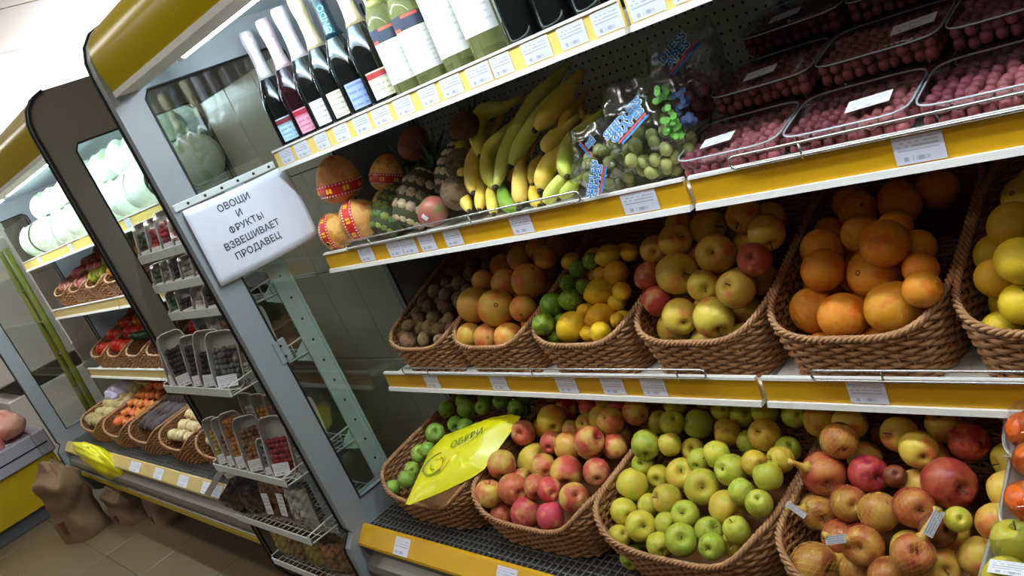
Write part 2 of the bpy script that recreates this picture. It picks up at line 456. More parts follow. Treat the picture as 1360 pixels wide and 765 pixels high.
def shelf_unit(case, z, x0, x1, y0=0.0, strip=None, guards=(), plate=None):
    """z: underside of the front lip. Returns shelf part."""
    top = z + 0.035
    sh = MB().bbox((x0, y0 + 0.006, z + 0.008), (x1, 0.49, top), 0.002).obj('shelf', plate or white_enamel, case)
    xprism('price_rail', [(y0 - 0.004, z + 0.010), (y0 + 0.005, z + 0.010), (y0 + 0.005, z + 0.053), (y0 - 0.002, z + 0.053)], x0, x1, strip or yellow_rail, sh)
    xprism('shelf_lip', [(y0 - 0.012, z), (y0 + 0.03, z), (y0 + 0.03, z + 0.009), (y0 - 0.009, z + 0.010)], x0, x1, white_enamel, sh)
    xprism('rail_edge', [(y0 - 0.005, z + 0.053), (y0 + 0.006, z + 0.053), (y0 + 0.006, z + 0.058), (y0 - 0.004, z + 0.058)], x0, x1, white_enamel, sh)
    for g0, g1 in guards:
        za, zb = z + 0.057, z + 0.077
        yy = y0 - 0.008
        c = 0.008
        path = [(g0 + c, yy, za), (g1 - c, yy, za), (g1 - c * 0.3, yy, za + c * 0.3), (g1, yy, za + c), (g1, yy, zb - c), (g1 - c * 0.3, yy, zb - c * 0.3), (g1 - c, yy, zb), (g0 + c, yy, zb), (g0 + c * 0.3, yy, zb - c * 0.3), (g0, yy, zb - c), (g0, yy, za + c), (g0 + c * 0.3, yy, za + c * 0.3)]
        mb = MB().tube(path, 0.0022, 6, closed=True)
        k = g0 + 0.12
        while k < g1 - 0.05:
            mb.tube([(k, yy, za - 0.006), (k, yy, zb)], 0.0018, 5); k += 0.42
        mb.obj('wire_guard', chrome, sh, True)
    return sh
def build_case(name, label, x0, left, width, wz_l, wz_r, guards, strips, right_mat):
    case = thing(name, label, 'display case', (x0, 0, 0))
    W_ = width
    lp = end_panel(case, left, left + 0.03, wz_l)
    rp = end_panel(case, W_ + 0.02, W_ + 0.05, wz_r, mat=right_mat)
    for tx in (W_ + 0.052,):
        MB().tube([(tx, y - 0.001, z) for y, z in panel_outline()[1:18]], 0.005, 5).obj('edge_trim', black_trim, rp)
    a, b = left + 0.03, W_ + 0.02
    # canopy: curved yellow front, grey lip, sloping reflector with a lit tube
    arc = [(-0.06, 1.945)] + [(-0.225 - 0.085 * math.sin(w), 1.860 + 0.085 * math.cos(w)) for w in [PI / 2 * i / 9 for i in range(10)]] + [(-0.306, 1.81), (-0.300, 1.784)]
    inn = [(y + 0.012, z - 0.006) for y, z in arc][::-1]
    can = xprism('canopy', arc + inn, a, b, yellow_paint, case, True)
    xprism('canopy_lip', [(-0.303, 1.784), (-0.302, 1.770), (-0.235, 1.770), (-0.235, 1.776), (-0.288, 1.784)], a, b, white_enamel, can)
    xprism('reflector', [(-0.236, 1.772), (-0.17, 1.845), (0.05, 1.862), (0.05, 1.872), (-0.176, 1.855), (-0.244, 1.778)], a, b, reflector_mat, case)
    xprism('roof_panel', [(-0.05, 1.932), (0.5, 1.932), (0.5, 1.945), (-0.05, 1.945)], a, b, grey_outer, case)
    xprism('ceiling_liner', [(0.05, 1.862), (0.49, 1.862), (0.49, 1.872), (0.05, 1.872)], a, b, reflector_mat, case)
    n = 2
    for i in range(n):
        s0 = a + 0.16 + (b - a - 0.2) / n * i; s1 = s0 + (b - a - 0.2) / n - 0.1
        lt = MB().tube([(s0, -0.165, 1.798), (s1, -0.165, 1.798)], 0.013, 12).obj('lamp_tube', tube_mat, case, True, 0.8)
        MB().tube([(s0 - 0.03, -0.165, 1.798), (s0, -0.165, 1.798)], 0.014, 10).tube([(s1, -0.165, 1.798), (s1 + 0.03, -0.165, 1.798)], 0.014, 10).obj('lamp_holder', white_enamel, lt, True, 0.8)
    # back, in two sheets with a slotted upright between
    for i in range(2):
        q0 = 0.0 + W_ / 2 * i
        MB().box((q0 + 0.012, 0.49, 0.44), (q0 + W_ / 2 - 0.012, 0.50, 1.87)).obj('back_panel', perf, case)
    for q in (0.0, W_ / 2, W_):
        u = MB().box((q - 0.014, 0.484, 0.44), (q + 0.014, 0.50, 1.87)).obj('upright', grey_panel, case)
        sm = MB()
        for k in range(22): sm.box((q - 0.004, 0.481, 0.50 + 0.06 * k), (q + 0.004, 0.486, 0.535 + 0.06 * k))
        tag(sm.obj('slot', black_trim, u), kind='stuff')
    MB().box((a, 0.50, 0.07), (b, 0.515, 1.945)).obj('rear_skin', grey_outer, case)
    # shelves in two lengths
    for li, z in enumerate((1.448, 1.136, 0.743)):
        for i in range(2):
            s0 = 0.0 + W_ / 2 * i + (0.006 if i else 0); s1 = W_ / 2 * (i + 1) - (0.006 if not i else 0)
            gs = [g for g in guards[li] if s0 <= (g[0] + g[1]) / 2 <= s1]
            shelf_unit(case, z, s0, s1, 0.0, strips[li], gs)
    # deck, front rail and bumper
    dk = MB().box((a, -0.26, 0.40), (b, 0.49, 0.425)).obj('deck', dark_base, case)
    gm = MB()
    nx = int((b - a) / 0.02)
    for i in range(nx): gm.box((a + 0.02 * i, -0.255, 0.434), (a + 0.02 * i + 0.003, 0.0, 0.437))
    for j in range(13): gm.box((a, -0.255 + 0.02 * j, 0.431), (b, -0.252 + 0.02 * j, 0.434))
    tag(gm.obj('deck_grille', steel, dk), kind='stuff')
    MB().box((a, -0.255, 0.425), (b, -0.25, 0.437)).box((a, 0.0, 0.425), (b, 0.49, 0.436)).obj('deck_tray', steel, dk)
    xprism('deck_price_rail', [(-0.266, 0.448), (-0.258, 0.448), (-0.288, 0.40), (-0.305, 0.405), (-0.303, 0.412)], a, b, strips[3], case)
    xprism('bumper', [(-0.262, 0.40), (-0.30, 0.404), (-0.29, 0.39), (-0.286, 0.365), (-0.300, 0.352), (-0.312, 0.345), (-0.318, 0.325), (-0.312, 0.305), (-0.300, 0.298), (-0.300, 0.282), (-0.312, 0.278), (-0.312, 0.245), (-0.295, 0.232), (-0.26, 0.232)], a, b, steel, case)
    MB().box((a, -0.3155, 0.250), (b, -0.311, 0.273)).obj('bumper_stripe', yellow_paint, case)
    MB().box((a, -0.05, 0.07), (b, 0.48, 0.40)).box((a, -0.262, 0.232), (b, -0.05, 0.40)).obj('tank', dark_base, case)
    for fx in (a + 0.2, (a + b) / 2, b - 0.2):
        for fy in (0.05, 0.4): MB().tube([(fx, fy, 0), (fx, fy, 0.07)], 0.02, 10).obj('foot', black_trim, case)
    return case
G1 = [[], [(0.139, 1.015), (1.345, 2.35)], [(0.118, 1.145), (1.36, 2.35)]]
case1 = build_case('display_case', 'grey open fruit display case with yellow canopy filling the right of the picture', 0.0, -0.06, 2.5, 0.52, 0.52, G1, [pale_rail, yellow_rail, yellow_rail, yellow_rail], grey_outer)
case2 = build_case('display_case', 'farther grey display case with cabbages on its top shelf, at the left', -3.25, -0.22, 2.5, 0.52, 0.93, [[], [], []], [pale_rail, dull_rail, dull_rail, dull_rail], grey_outer)
# slotted bar and hinge plate on the near case's left panel
MB().bbox((-0.031, -0.31, 1.462), (-0.024, -0.0, 1.482), 0.002).obj('slotted_bar', white_steel, case1)
for k in range(6): MB().tube([(-0.0245, -0.27 + 0.05 * k, 1.472), (-0.0225, -0.27 + 0.05 * k, 1.472)], 0.004, 8).obj('bolt', black_trim, case1)
hp = MB().bbox((-0.031, -0.252, 0.975), (-0.026, -0.212, 1.045), 0.003).obj('hinge_plate', grey_panel, case1)
for k in (-1, 1): MB().tube([(-0.0265, -0.232, 1.01 + 0.016 * k), (-0.024, -0.232, 1.01 + 0.016 * k)], 0.004, 8).obj('screw', black_trim, hp)

# ------------------------------------------------------------------ price tags in the rails
TOPTAGS = [(0.032, 0.098), (0.119, 0.19), (0.23, 0.292), (0.326, 0.391), (0.419, 0.485), (0.502, 0.571), (0.592, 0.659), (0.687, 0.748), (0.764, 0.829), (0.85, 0.919), (0.923, 0.979), (1.011, 1.081), (1.104, 1.166), (1.183, 1.245), (1.261, 1.328), (1.342, 1.386)]
def rail_tag(a, b, z, y, label, group, mat=None, lean=0.002):
    t = quad_label('price_tag', mat or price_mat, None, (0, 0, 0), (b - a, 0, 0), (0, lean, 0.038))
    t.location = (a, y, z); return tag(t, label, 'price tag', group)
for i, (a, b) in enumerate(TOPTAGS):
    rail_tag(a, b, 1.4605, -0.0050, 'white printed price tag, %s from the left on the rail under the bottles' % ORD[i], 'price tags under the bottles')
S2 = [(0.178, 0.247), (0.319, 0.381), (0.384, 0.443), (0.459, 0.521), (0.56, 0.623), (0.794, 0.858), (1.102, 1.182), (1.592, 1.658)]
S2L = ['under the red-banded pomelos', 'left of the touching pair near the pineapples', 'right of the touching pair near the pineapples', 'just right of the touching pair', 'under the mango', 'under the bananas', 'under the bagged grapes', 'under the boxed red grapes']
for (a, b), w in zip(S2, S2L): rail_tag(a, b, 1.1485, -0.0050, 'white price tag on the yellow middle rail, ' + w, 'price tags on the upper fruit rail')
S3 = [(0.198, 0.262), (0.484, 0.546), (0.721, 0.784), (0.86, 0.924), (0.971, 1.034), (1.413, 1.477)]
S3L = ['under the basket of small brown fruit', 'under the grapefruit basket', 'under the limes, left of three', 'under the lemons, middle of three', 'under the large apples, right of three', 'under the orange basket']
for (a, b), w in zip(S3, S3L): rail_tag(a, b, 0.7555, -0.0050, 'white price tag on the yellow lower rail, ' + w, 'price tags on the lower fruit rail')
for (a, b), w in zip([(0.15, 0.24), (0.579, 0.671)], ['below the green apple basket', 'below the blushed apple basket']):
    t = quad_label('price_tag', price_mat, None, (0, 0, 0), (0.07, 0, 0), (0, 0.0335, 0.0325)); t.location = (a, -0.3035, 0.4125)
    tag(t, 'white price tag on the sloping bottom rail, ' + w, 'price tag', 'price tags on the bottom rail')
for i, (a, b) in enumerate([(-2.185, -2.034), (-1.829, -1.718), (-1.519, -1.41), (-1.252, -1.155), (-1.133, -1.057), (-1.035, -0.942)]):
    t = quad_label('price_tag', price_mat, None, (0, 0, 0), (b - a, 0, 0), (0, 0.0335, 0.0325)); t.location = (a, -0.3035, 0.4125)
    tag(t, 'pale price tag, %s from the left on the far case bottom rail' % ORD[i], 'price tag', 'price tags on the far bottom rail')
for i, a in enumerate((-2.9, -2.25, -1.35)):
    rail_tag(a, a + 0.07, 1.4605, -0.0050, 'pale price tag, %s from the left under the cabbages' % ORD[i], 'price tags under the cabbages')

# ------------------------------------------------------------------ paper notice
nt_ = thing('paper_notice', 'white paper notice with Russian lettering fixed to the near case side', 'sign', (-0.022, -0.3, 1.245))
mb = MB()
def shf(u, v):
    bow = 0.004 * math.sin(PI * u) * (1 - v * 0.3) + 0.012 * max(0, u - 0.72) * math.sin(5 * v)
    return (0.004 + bow, 0.322 * u + 0.004 * v, 0.215 * v - 0.003 * math.sin(PI * u))
mb.grid(shf, 24, 10)
sheet = mb.obj('sheet', paper_white, nt_, True)
sheet.modifiers.new('thick', 'SOLIDIFY').thickness = 0.0004
lines = [('ОВОЩИ', 0.137, 0.180), ('И', 0.137, 0.150), ('ФРУКТЫ', 0.142, 0.118), ('ВЗВЕШИВАЕТ', 0.142, 0.083), ('ПРОДАВЕЦ', 0.142, 0.050)]
def curve_sheet(o):
    for v in o.data.vertices:
        v.co.x = shf(v.co.y / 0.322, v.co.z / 0.215)[0] + 0.0009 + v.co.x * 0.3
TS = 0.0256
for body, yy, zz in lines:
    T = frame((0, yy, zz), (0, 1, 0), (1, 0, 0))
    if body[0] == 'Ф':
        o = text_mesh('lettering', body[1:-1], TS, ink_mat, nt_, frame((0, yy - 0.001, zz), (0, 1, 0), (1, 0, 0)), extrude=0.0001, offset=0.0003)
        y0 = min(v.co.y for v in o.data.vertices); y1 = max(v.co.y for v in o.data.vertices)
        zl = zz - TS * 0.36; zh = zz + TS * 0.36
        o2 = text_mesh('lettering', 'О', TS * 0.90, ink_mat, nt_, frame((0, y0 - 0.0125, zz), (0, 1, 0), (1, 0, 0)), extrude=0.0001, offset=0.0003)
        ob = text_mesh('lettering', 'P', TS, ink_mat, nt_, frame((0, y1 + 0.0095, zz), (0, 1, 0), (1, 0, 0)), extrude=0.0001, offset=0.0003)
        zl = min(v.co.z for v in ob.data.vertices); zh = max(v.co.z for v in ob.data.vertices)
        for v in ob.data.vertices: v.co.z = zl + zh - v.co.z
        yr = max(v.co.y for v in ob.data.vertices)
        dz = (zl + zh) / 2 - (min(v.co.z for v in o2.data.vertices) + max(v.co.z for v in o2.data.vertices)) / 2
        for v in o2.data.vertices: v.co.z += dz
        yc = (min(v.co.y for v in o2.data.vertices) + max(v.co.y for v in o2.data.vertices)) / 2
        o3 = MB().box((-0.0001, yc - 0.0014, zl - 0.0006), (0.0001, yc + 0.0014, zh + 0.0006)).box((-0.0001, yr + 0.0025, zl), (0.0001, yr + 0.0052, zh)).obj('lettering', ink_mat, nt_)
        for q in (o, o2, o3, ob): curve_sheet(q)
    else:
        curve_sheet(text_mesh('lettering', body, TS, ink_mat, nt_, T, extrude=0.0001, offset=0.0003))

# ------------------------------------------------------------------ wicker baskets
wick = plain('wicker', (162, 114, 70), 0.55, noise=0.3, scale=30)
wick_dark = plain('wicker_rim', (168, 122, 80), 0.5, noise=0.25, scale=30)
def basket_meshes(key, w, d, hf, hs, hb, taper=0.88, pitch=0.0082, rr=0.0040, wob=0.0):
    """woven tray basket: low front, high back. origin bottom centre, front at -y"""
    N0 = 400; n = 5.0
    raw = []
    for i in range(N0):
        a = 2 * PI * i / N0
        c, s_ = math.cos(a), math.sin(a)
        raw.append((0.5 * math.copysign(abs(c) ** (2 / n), c), 0.5 * math.copysign(abs(s_) ** (2 / n), s_)))
    ln = [0]
    for i in range(N0):
        p, q = raw[i], raw[(i + 1) % N0]
        ln.append(ln[-1] + math.hypot((q[0] - p[0]) * w, (q[1] - p[1]) * d))
    per = ln[-1]
    ns = 2 * round(per / 0.024 / 2) + 1
    npt = ns * 2
    loop = []; k = 0
    for i in range(npt):
        t = per * i / npt
        while ln[k + 1] < t: k += 1
        u = (t - ln[k]) / (ln[k + 1] - ln[k] + 1e-9)
        p, q = raw[k], raw[(k + 1) % N0]
        loop.append((p[0] + (q[0] - p[0]) * u, p[1] + (q[1] - p[1]) * u))
    hm = max(hf, hb)
    def rimz(x, y):
        t = y + 0.5
        z = hs + (hb - hs) * t
        return z - (hs - hf) * (1 - abs(2 * x) ** 3) * max(0.0, 1 - t / 0.12)
    def pt(i, z, out=0.0):
        x, y = loop[i % npt]
        sc = taper + (1 - taper) * min(1.0, z / (hf + 0.02))
        l = math.hypot(x * w, y * d)
        nx, ny = (2 * x) ** 4 * (1 if x > 0 else -1), (2 * y) ** 4 * (1 if y > 0 else -1)
        m = math.hypot(nx, ny) + 1e-9
        return Vector((x * w * sc + nx / m * out, y * d * sc + ny / m * out, z))
    weave = MB()
    rows = int(hm / pitch)
    for r in range(rows):
        z = pitch * (r + 0.5)
        cur = []
        segs = []
        for i in range(npt + 1):
            x, y = loop[i % npt]
            if z < rimz(x, y) - 0.004:
                am = 0.0042 * (1 if ((i // 2 + r) % 2) else -1) * (1 if i % 2 == 0 else 0)
                cur.append(pt(i, z + 0.0012 * math.sin(i * 0.9 + r * 2.1), am))
            else:
                if len(cur) > 2: segs.append(cur)
                cur = []
        if len(cur) > 2: segs.append(cur)
        for sgm in segs: weave.tube(sgm, rr, 5, cap=False)
    for i in range(0, npt, 2):
        x, y = loop[i]
        zt = rimz(x, y)
        weave.tube([pt(i, 0.0), pt(i, zt * 0.5), pt(i, zt)], 0.003, 4, cap=False)
    rim = MB()
    for st in range(3):
        path = []
        m2 = npt * 3
        for j in range(m2):
            f = j / 3.0; i = int(f); u = f - i
            a, b = loop[i % npt], loop[(i + 1) % npt]
            z0 = rimz(*a) * (1 - u) + rimz(*b) * u
            p = pt(i, z0) * (1 - u) + pt(i + 1, z0) * u
            ph = 2 * PI * (f / 2.6 + st / 3.0)
            c = pt(i, z0, 1.0) - pt(i, z0); c.normalize()
            path.append(p + c * 0.0036 * math.cos(ph) + Vector((0, 0, 1)) * 0.0036 * math.sin(ph))
        rim.tube(path, 0.0036, 5, closed=True)
    base = MB()
    tb = taper
    base.bbox((-w / 2 * tb * 0.93, -d / 2 * tb * 0.93, 0.002), (w / 2 * tb * 0.93, d / 2 * tb * 0.93, 0.008), 0.002)
    return weave.mesh('weave', wick, True), rim.mesh('rim', wick_dark, True), base.mesh('basket_base', wick)
BK = {}
def basket(key, dims, loc, label, group, rotz=0, rx=0):
    if key not in BK: BK[key] = basket_meshes(key, *dims)
    t = thing('wicker_basket', label, 'basket', loc, (rx, 0, rotz), group)
    we = link('weave', BK[key][0], t); we['kind'] = 'stuff'
    link('rim', BK[key][1], t); link('basket_base', BK[key][2], t)
    return t
SB = (0.302, 0.40, 0.090, 0.114, 0.245)
for x, w in ((0.203, 'of small round brown fruit, leftmost on the lower yellow rail'), (0.505, 'of grapefruit on the lower shelf'), (0.812, 'shared by limes and lemons on the lower shelf'), (1.122, 'of large yellow apples on the lower shelf'), (1.428, 'of oranges on the lower shelf'), (1.738, 'of yellow grapefruit at the right picture edge')):
    basket('shelf', SB, (x, 0.205, 0.779), 'wicker basket ' + w, 'baskets on the lower shelf')
DB = (0.412, 0.46, 0.078, 0.138, 0.185)
for x, w in ((0.24, 'with green apples and a yellow bag, bottom left'), (0.655, 'of red blushed apples on the bottom deck'), (1.065, 'heaped with yellow-green apples on the bottom deck'), (1.49, 'of netted apples at bottom right')):
    basket('deck', DB, (x, 0.015, 0.438), 'wicker basket ' + w, 'baskets on the bottom deck')

# ------------------------------------------------------------------ fruit shapes (unit radius)
apple_y = fruitmat('apple_yellow', (196, 178, 56), (180, 180, 56), (206, 178, 70), spots=0.25)
apple_g = fruitmat('apple_green_yellow', (168, 178, 56), (150, 168, 52), (184, 182, 66), spots=0.25)
apple_green = fruitmat('apple_green', (126, 164, 58), (148, 180, 76), spots=0.15)
apple_o = fruitmat('apple_amber', (206, 168, 52), (192, 140, 44), (204, 178, 66), spots=0.3)
apple_b = fruitmat('apple_blush', (214, 180, 84), (196, 92, 66), (208, 142, 82), scale=1.0, sharp=(0.40, 0.60), spots=0.1)
apple_by = fruitmat('apple_blush_yellow', (216, 184, 74), (214, 120, 62), (218, 176, 76), scale=0.9, sharp=(0.42, 0.68), spots=0.15)
apple_r = fruitmat('apple_red_blush', (200, 88, 74), (210, 146, 92), (188, 76, 66), scale=1.0, spots=0.05)
apple_n = fruitmat('apple_netted', (190, 140, 66), (158, 80, 50), (186, 122, 58), scale=1.1, sharp=(0.36, 0.66), spots=0.3)
apple_R = fruitmat('apple_deep_red', (158, 58, 44), (138, 46, 38), (176, 92, 58), scale=1.4, spots=0.2)
apple_brown = fruitmat('apple_brown_red', (136, 72, 44), (112, 52, 36), spots=0.2)
orange_m = fruitmat('orange_skin', (226, 142, 34), (222, 126, 28), (230, 156, 48), rough=0.36, bump=0.25, bscale=26, hue=0.012, val=0.1)
grape_f = fruitmat('grapefruit_skin', (222, 160, 76), (216, 118, 62), (206, 160, 66), rough=0.34, bump=0.12, bscale=24, hue=0.02, scale=0.9)
grape_y = fruitmat('yellow_grapefruit_skin', (214, 178, 40), (198, 172, 44), (222, 182, 46), rough=0.36, bump=0.18, bscale=24, scale=0.9)
lemon_m = fruitmat('lemon_skin', (226, 182, 36), (216, 164, 30), rough=0.36, bump=0.2, bscale=22, val=0.1)
lime_m = fruitmat('lime_skin', (112, 142, 40), (138, 164, 52), (96, 122, 36), rough=0.33, bump=0.15, bscale=22)
kiwi_m = fruitmat('brown_fuzz', (132, 100, 70), (108, 80, 56), (148, 116, 84), rough=0.8, bump=0.4, bscale=40)
stem_m = plain('fruit_stem', (86, 62, 34), 0.7)
calyx_m = plain('fruit_calyx', (62, 52, 28), 0.8)
def apple_mb():
    prof = [(0.001, 0.62), (0.10, 0.66), (0.20, 0.78), (0.34, 0.87), (0.52, 0.885), (0.70, 0.80), (0.87, 0.60), (0.97, 0.33), (1.0, 0.05), (0.97, -0.22), (0.88, -0.48), (0.73, -0.70), (0.55, -0.85), (0.40, -0.905), (0.27, -0.885), (0.16, -0.79), (0.06, -0.73), (0.001, -0.72)]
    def lob(r, z, w):
        k = 1 + 0.018 * math.cos(5 * w) * max(0, 0.2 - z) + 0.03 * math.cos(w + 0.6)
        return r * k, z * (1 + 0.03 * math.cos(w) * r)
    return MB().lathe(prof, 22, lobes=lob)
apple_base = apple_mb()
def stem_mesh(l=0.55): return MB().tube([(0, 0, 0.6), (0.03, 0, 0.8), (0.10, 0.03, 0.6 + l)], [0.035, 0.03, 0.05], 6).mesh('stem', stem_m, True)
SM = stem_mesh(0.5); SM2 = stem_mesh(0.32)
cmb = MB()
for k in range(5):
    w = 2 * PI * k / 5
    cmb.add([(0.02 * math.cos(w + 1), 0.02 * math.sin(w + 1), -0.75), (0.14 * math.cos(w), 0.14 * math.sin(w), -0.83), (0.02 * math.cos(w - 1), 0.02 * math.sin(w - 1), -0.75), (0.06 * math.cos(w), 0.06 * math.sin(w), -0.70)], [(0, 1, 2), (0, 3, 1), (1, 3, 2)])
CM = cmb.mesh('calyx', calyx_m)
def round_mb(sq=0.95, n=22, m=14, nip=0.0):
    prof = []
    for i in range(m + 1):
        t = PI * i / m
        r, z = max(1e-3, math.sin(t)), -math.cos(t) * sq
        if nip:
            z *= 1 + nip * abs(math.cos(t)) ** 7
            r *= 1 - 0.10 * abs(math.cos(t)) ** 3
        prof.append((r, z))
    prof[-1] = (0.03, prof[-1][1] - 0.02); prof[0] = (0.03, prof[0][1] + 0.02)
    return MB().lathe(prof, n)
BUT = MB().lathe([(0.001, 0.885), (0.05, 0.93), (0.11, 0.945), (0.13, 0.92), (0.12, 0.88)], 8).mesh('stem_button', plain('stem_button', (120, 96, 40), 0.8), True)
NAV = MB().lathe([(0.001, 1.15), (0.06, 1.2), (0.09, 1.16), (0.1, 1.1)], 7).mesh('stem_button', plain('stem_button2', (110, 104, 44), 0.8), True)
AM = {}
def kind(key, mb, mat, parts):
    AM[key] = (mb.mesh(key, mat, True), parts)
for k_, m_ in (('y', apple_y), ('g', apple_g), ('G', apple_green), ('o', apple_o), ('b', apple_b), ('by', apple_by), ('r', apple_r), ('n', apple_n), ('R', apple_R), ('br', apple_brown)):
    kind('apple_' + k_, apple_base, m_, ((SM, 'stem'), (CM, 'calyx')))
kind('orange', round_mb(0.95), orange_m, ((BUT, 'stem_button'),))
kind('grapefruit', round_mb(0.95), grape_f, ((BUT, 'stem_button'),))
kind('yellow_grapefruit', round_mb(0.93), grape_y, ((BUT, 'stem_button'),))
kind('lemon', round_mb(1.14, nip=0.16), lemon_m, ())
kind('lime', round_mb(1.04, nip=0.08), lime_m, ((NAV, 'stem_button'),))
kind('kiwi', round_mb(1.2, 16, 11), kiwi_m, ())
TOCAM = -RZ
def aim(n, roll=0.0, flip=False):
    """rotation that points local +z (or -z) along n"""
    n = Vector(n).normalized() * (-1 if flip else 1)
    q = Vector((0, 0, 1)).rotation_difference(n)
    return (q.to_matrix() @ Matrix.Rotation(roll, 3, 'Z')).to_euler()
def fruit(key, name, p, R, label, cat, group, rot):
    me, parts = AM[key]
    o = link(name, me, None, p, rot, R)
    tag(o, label, cat, group)
    for pm, pn in parts: link(pn, pm, o)
    return o
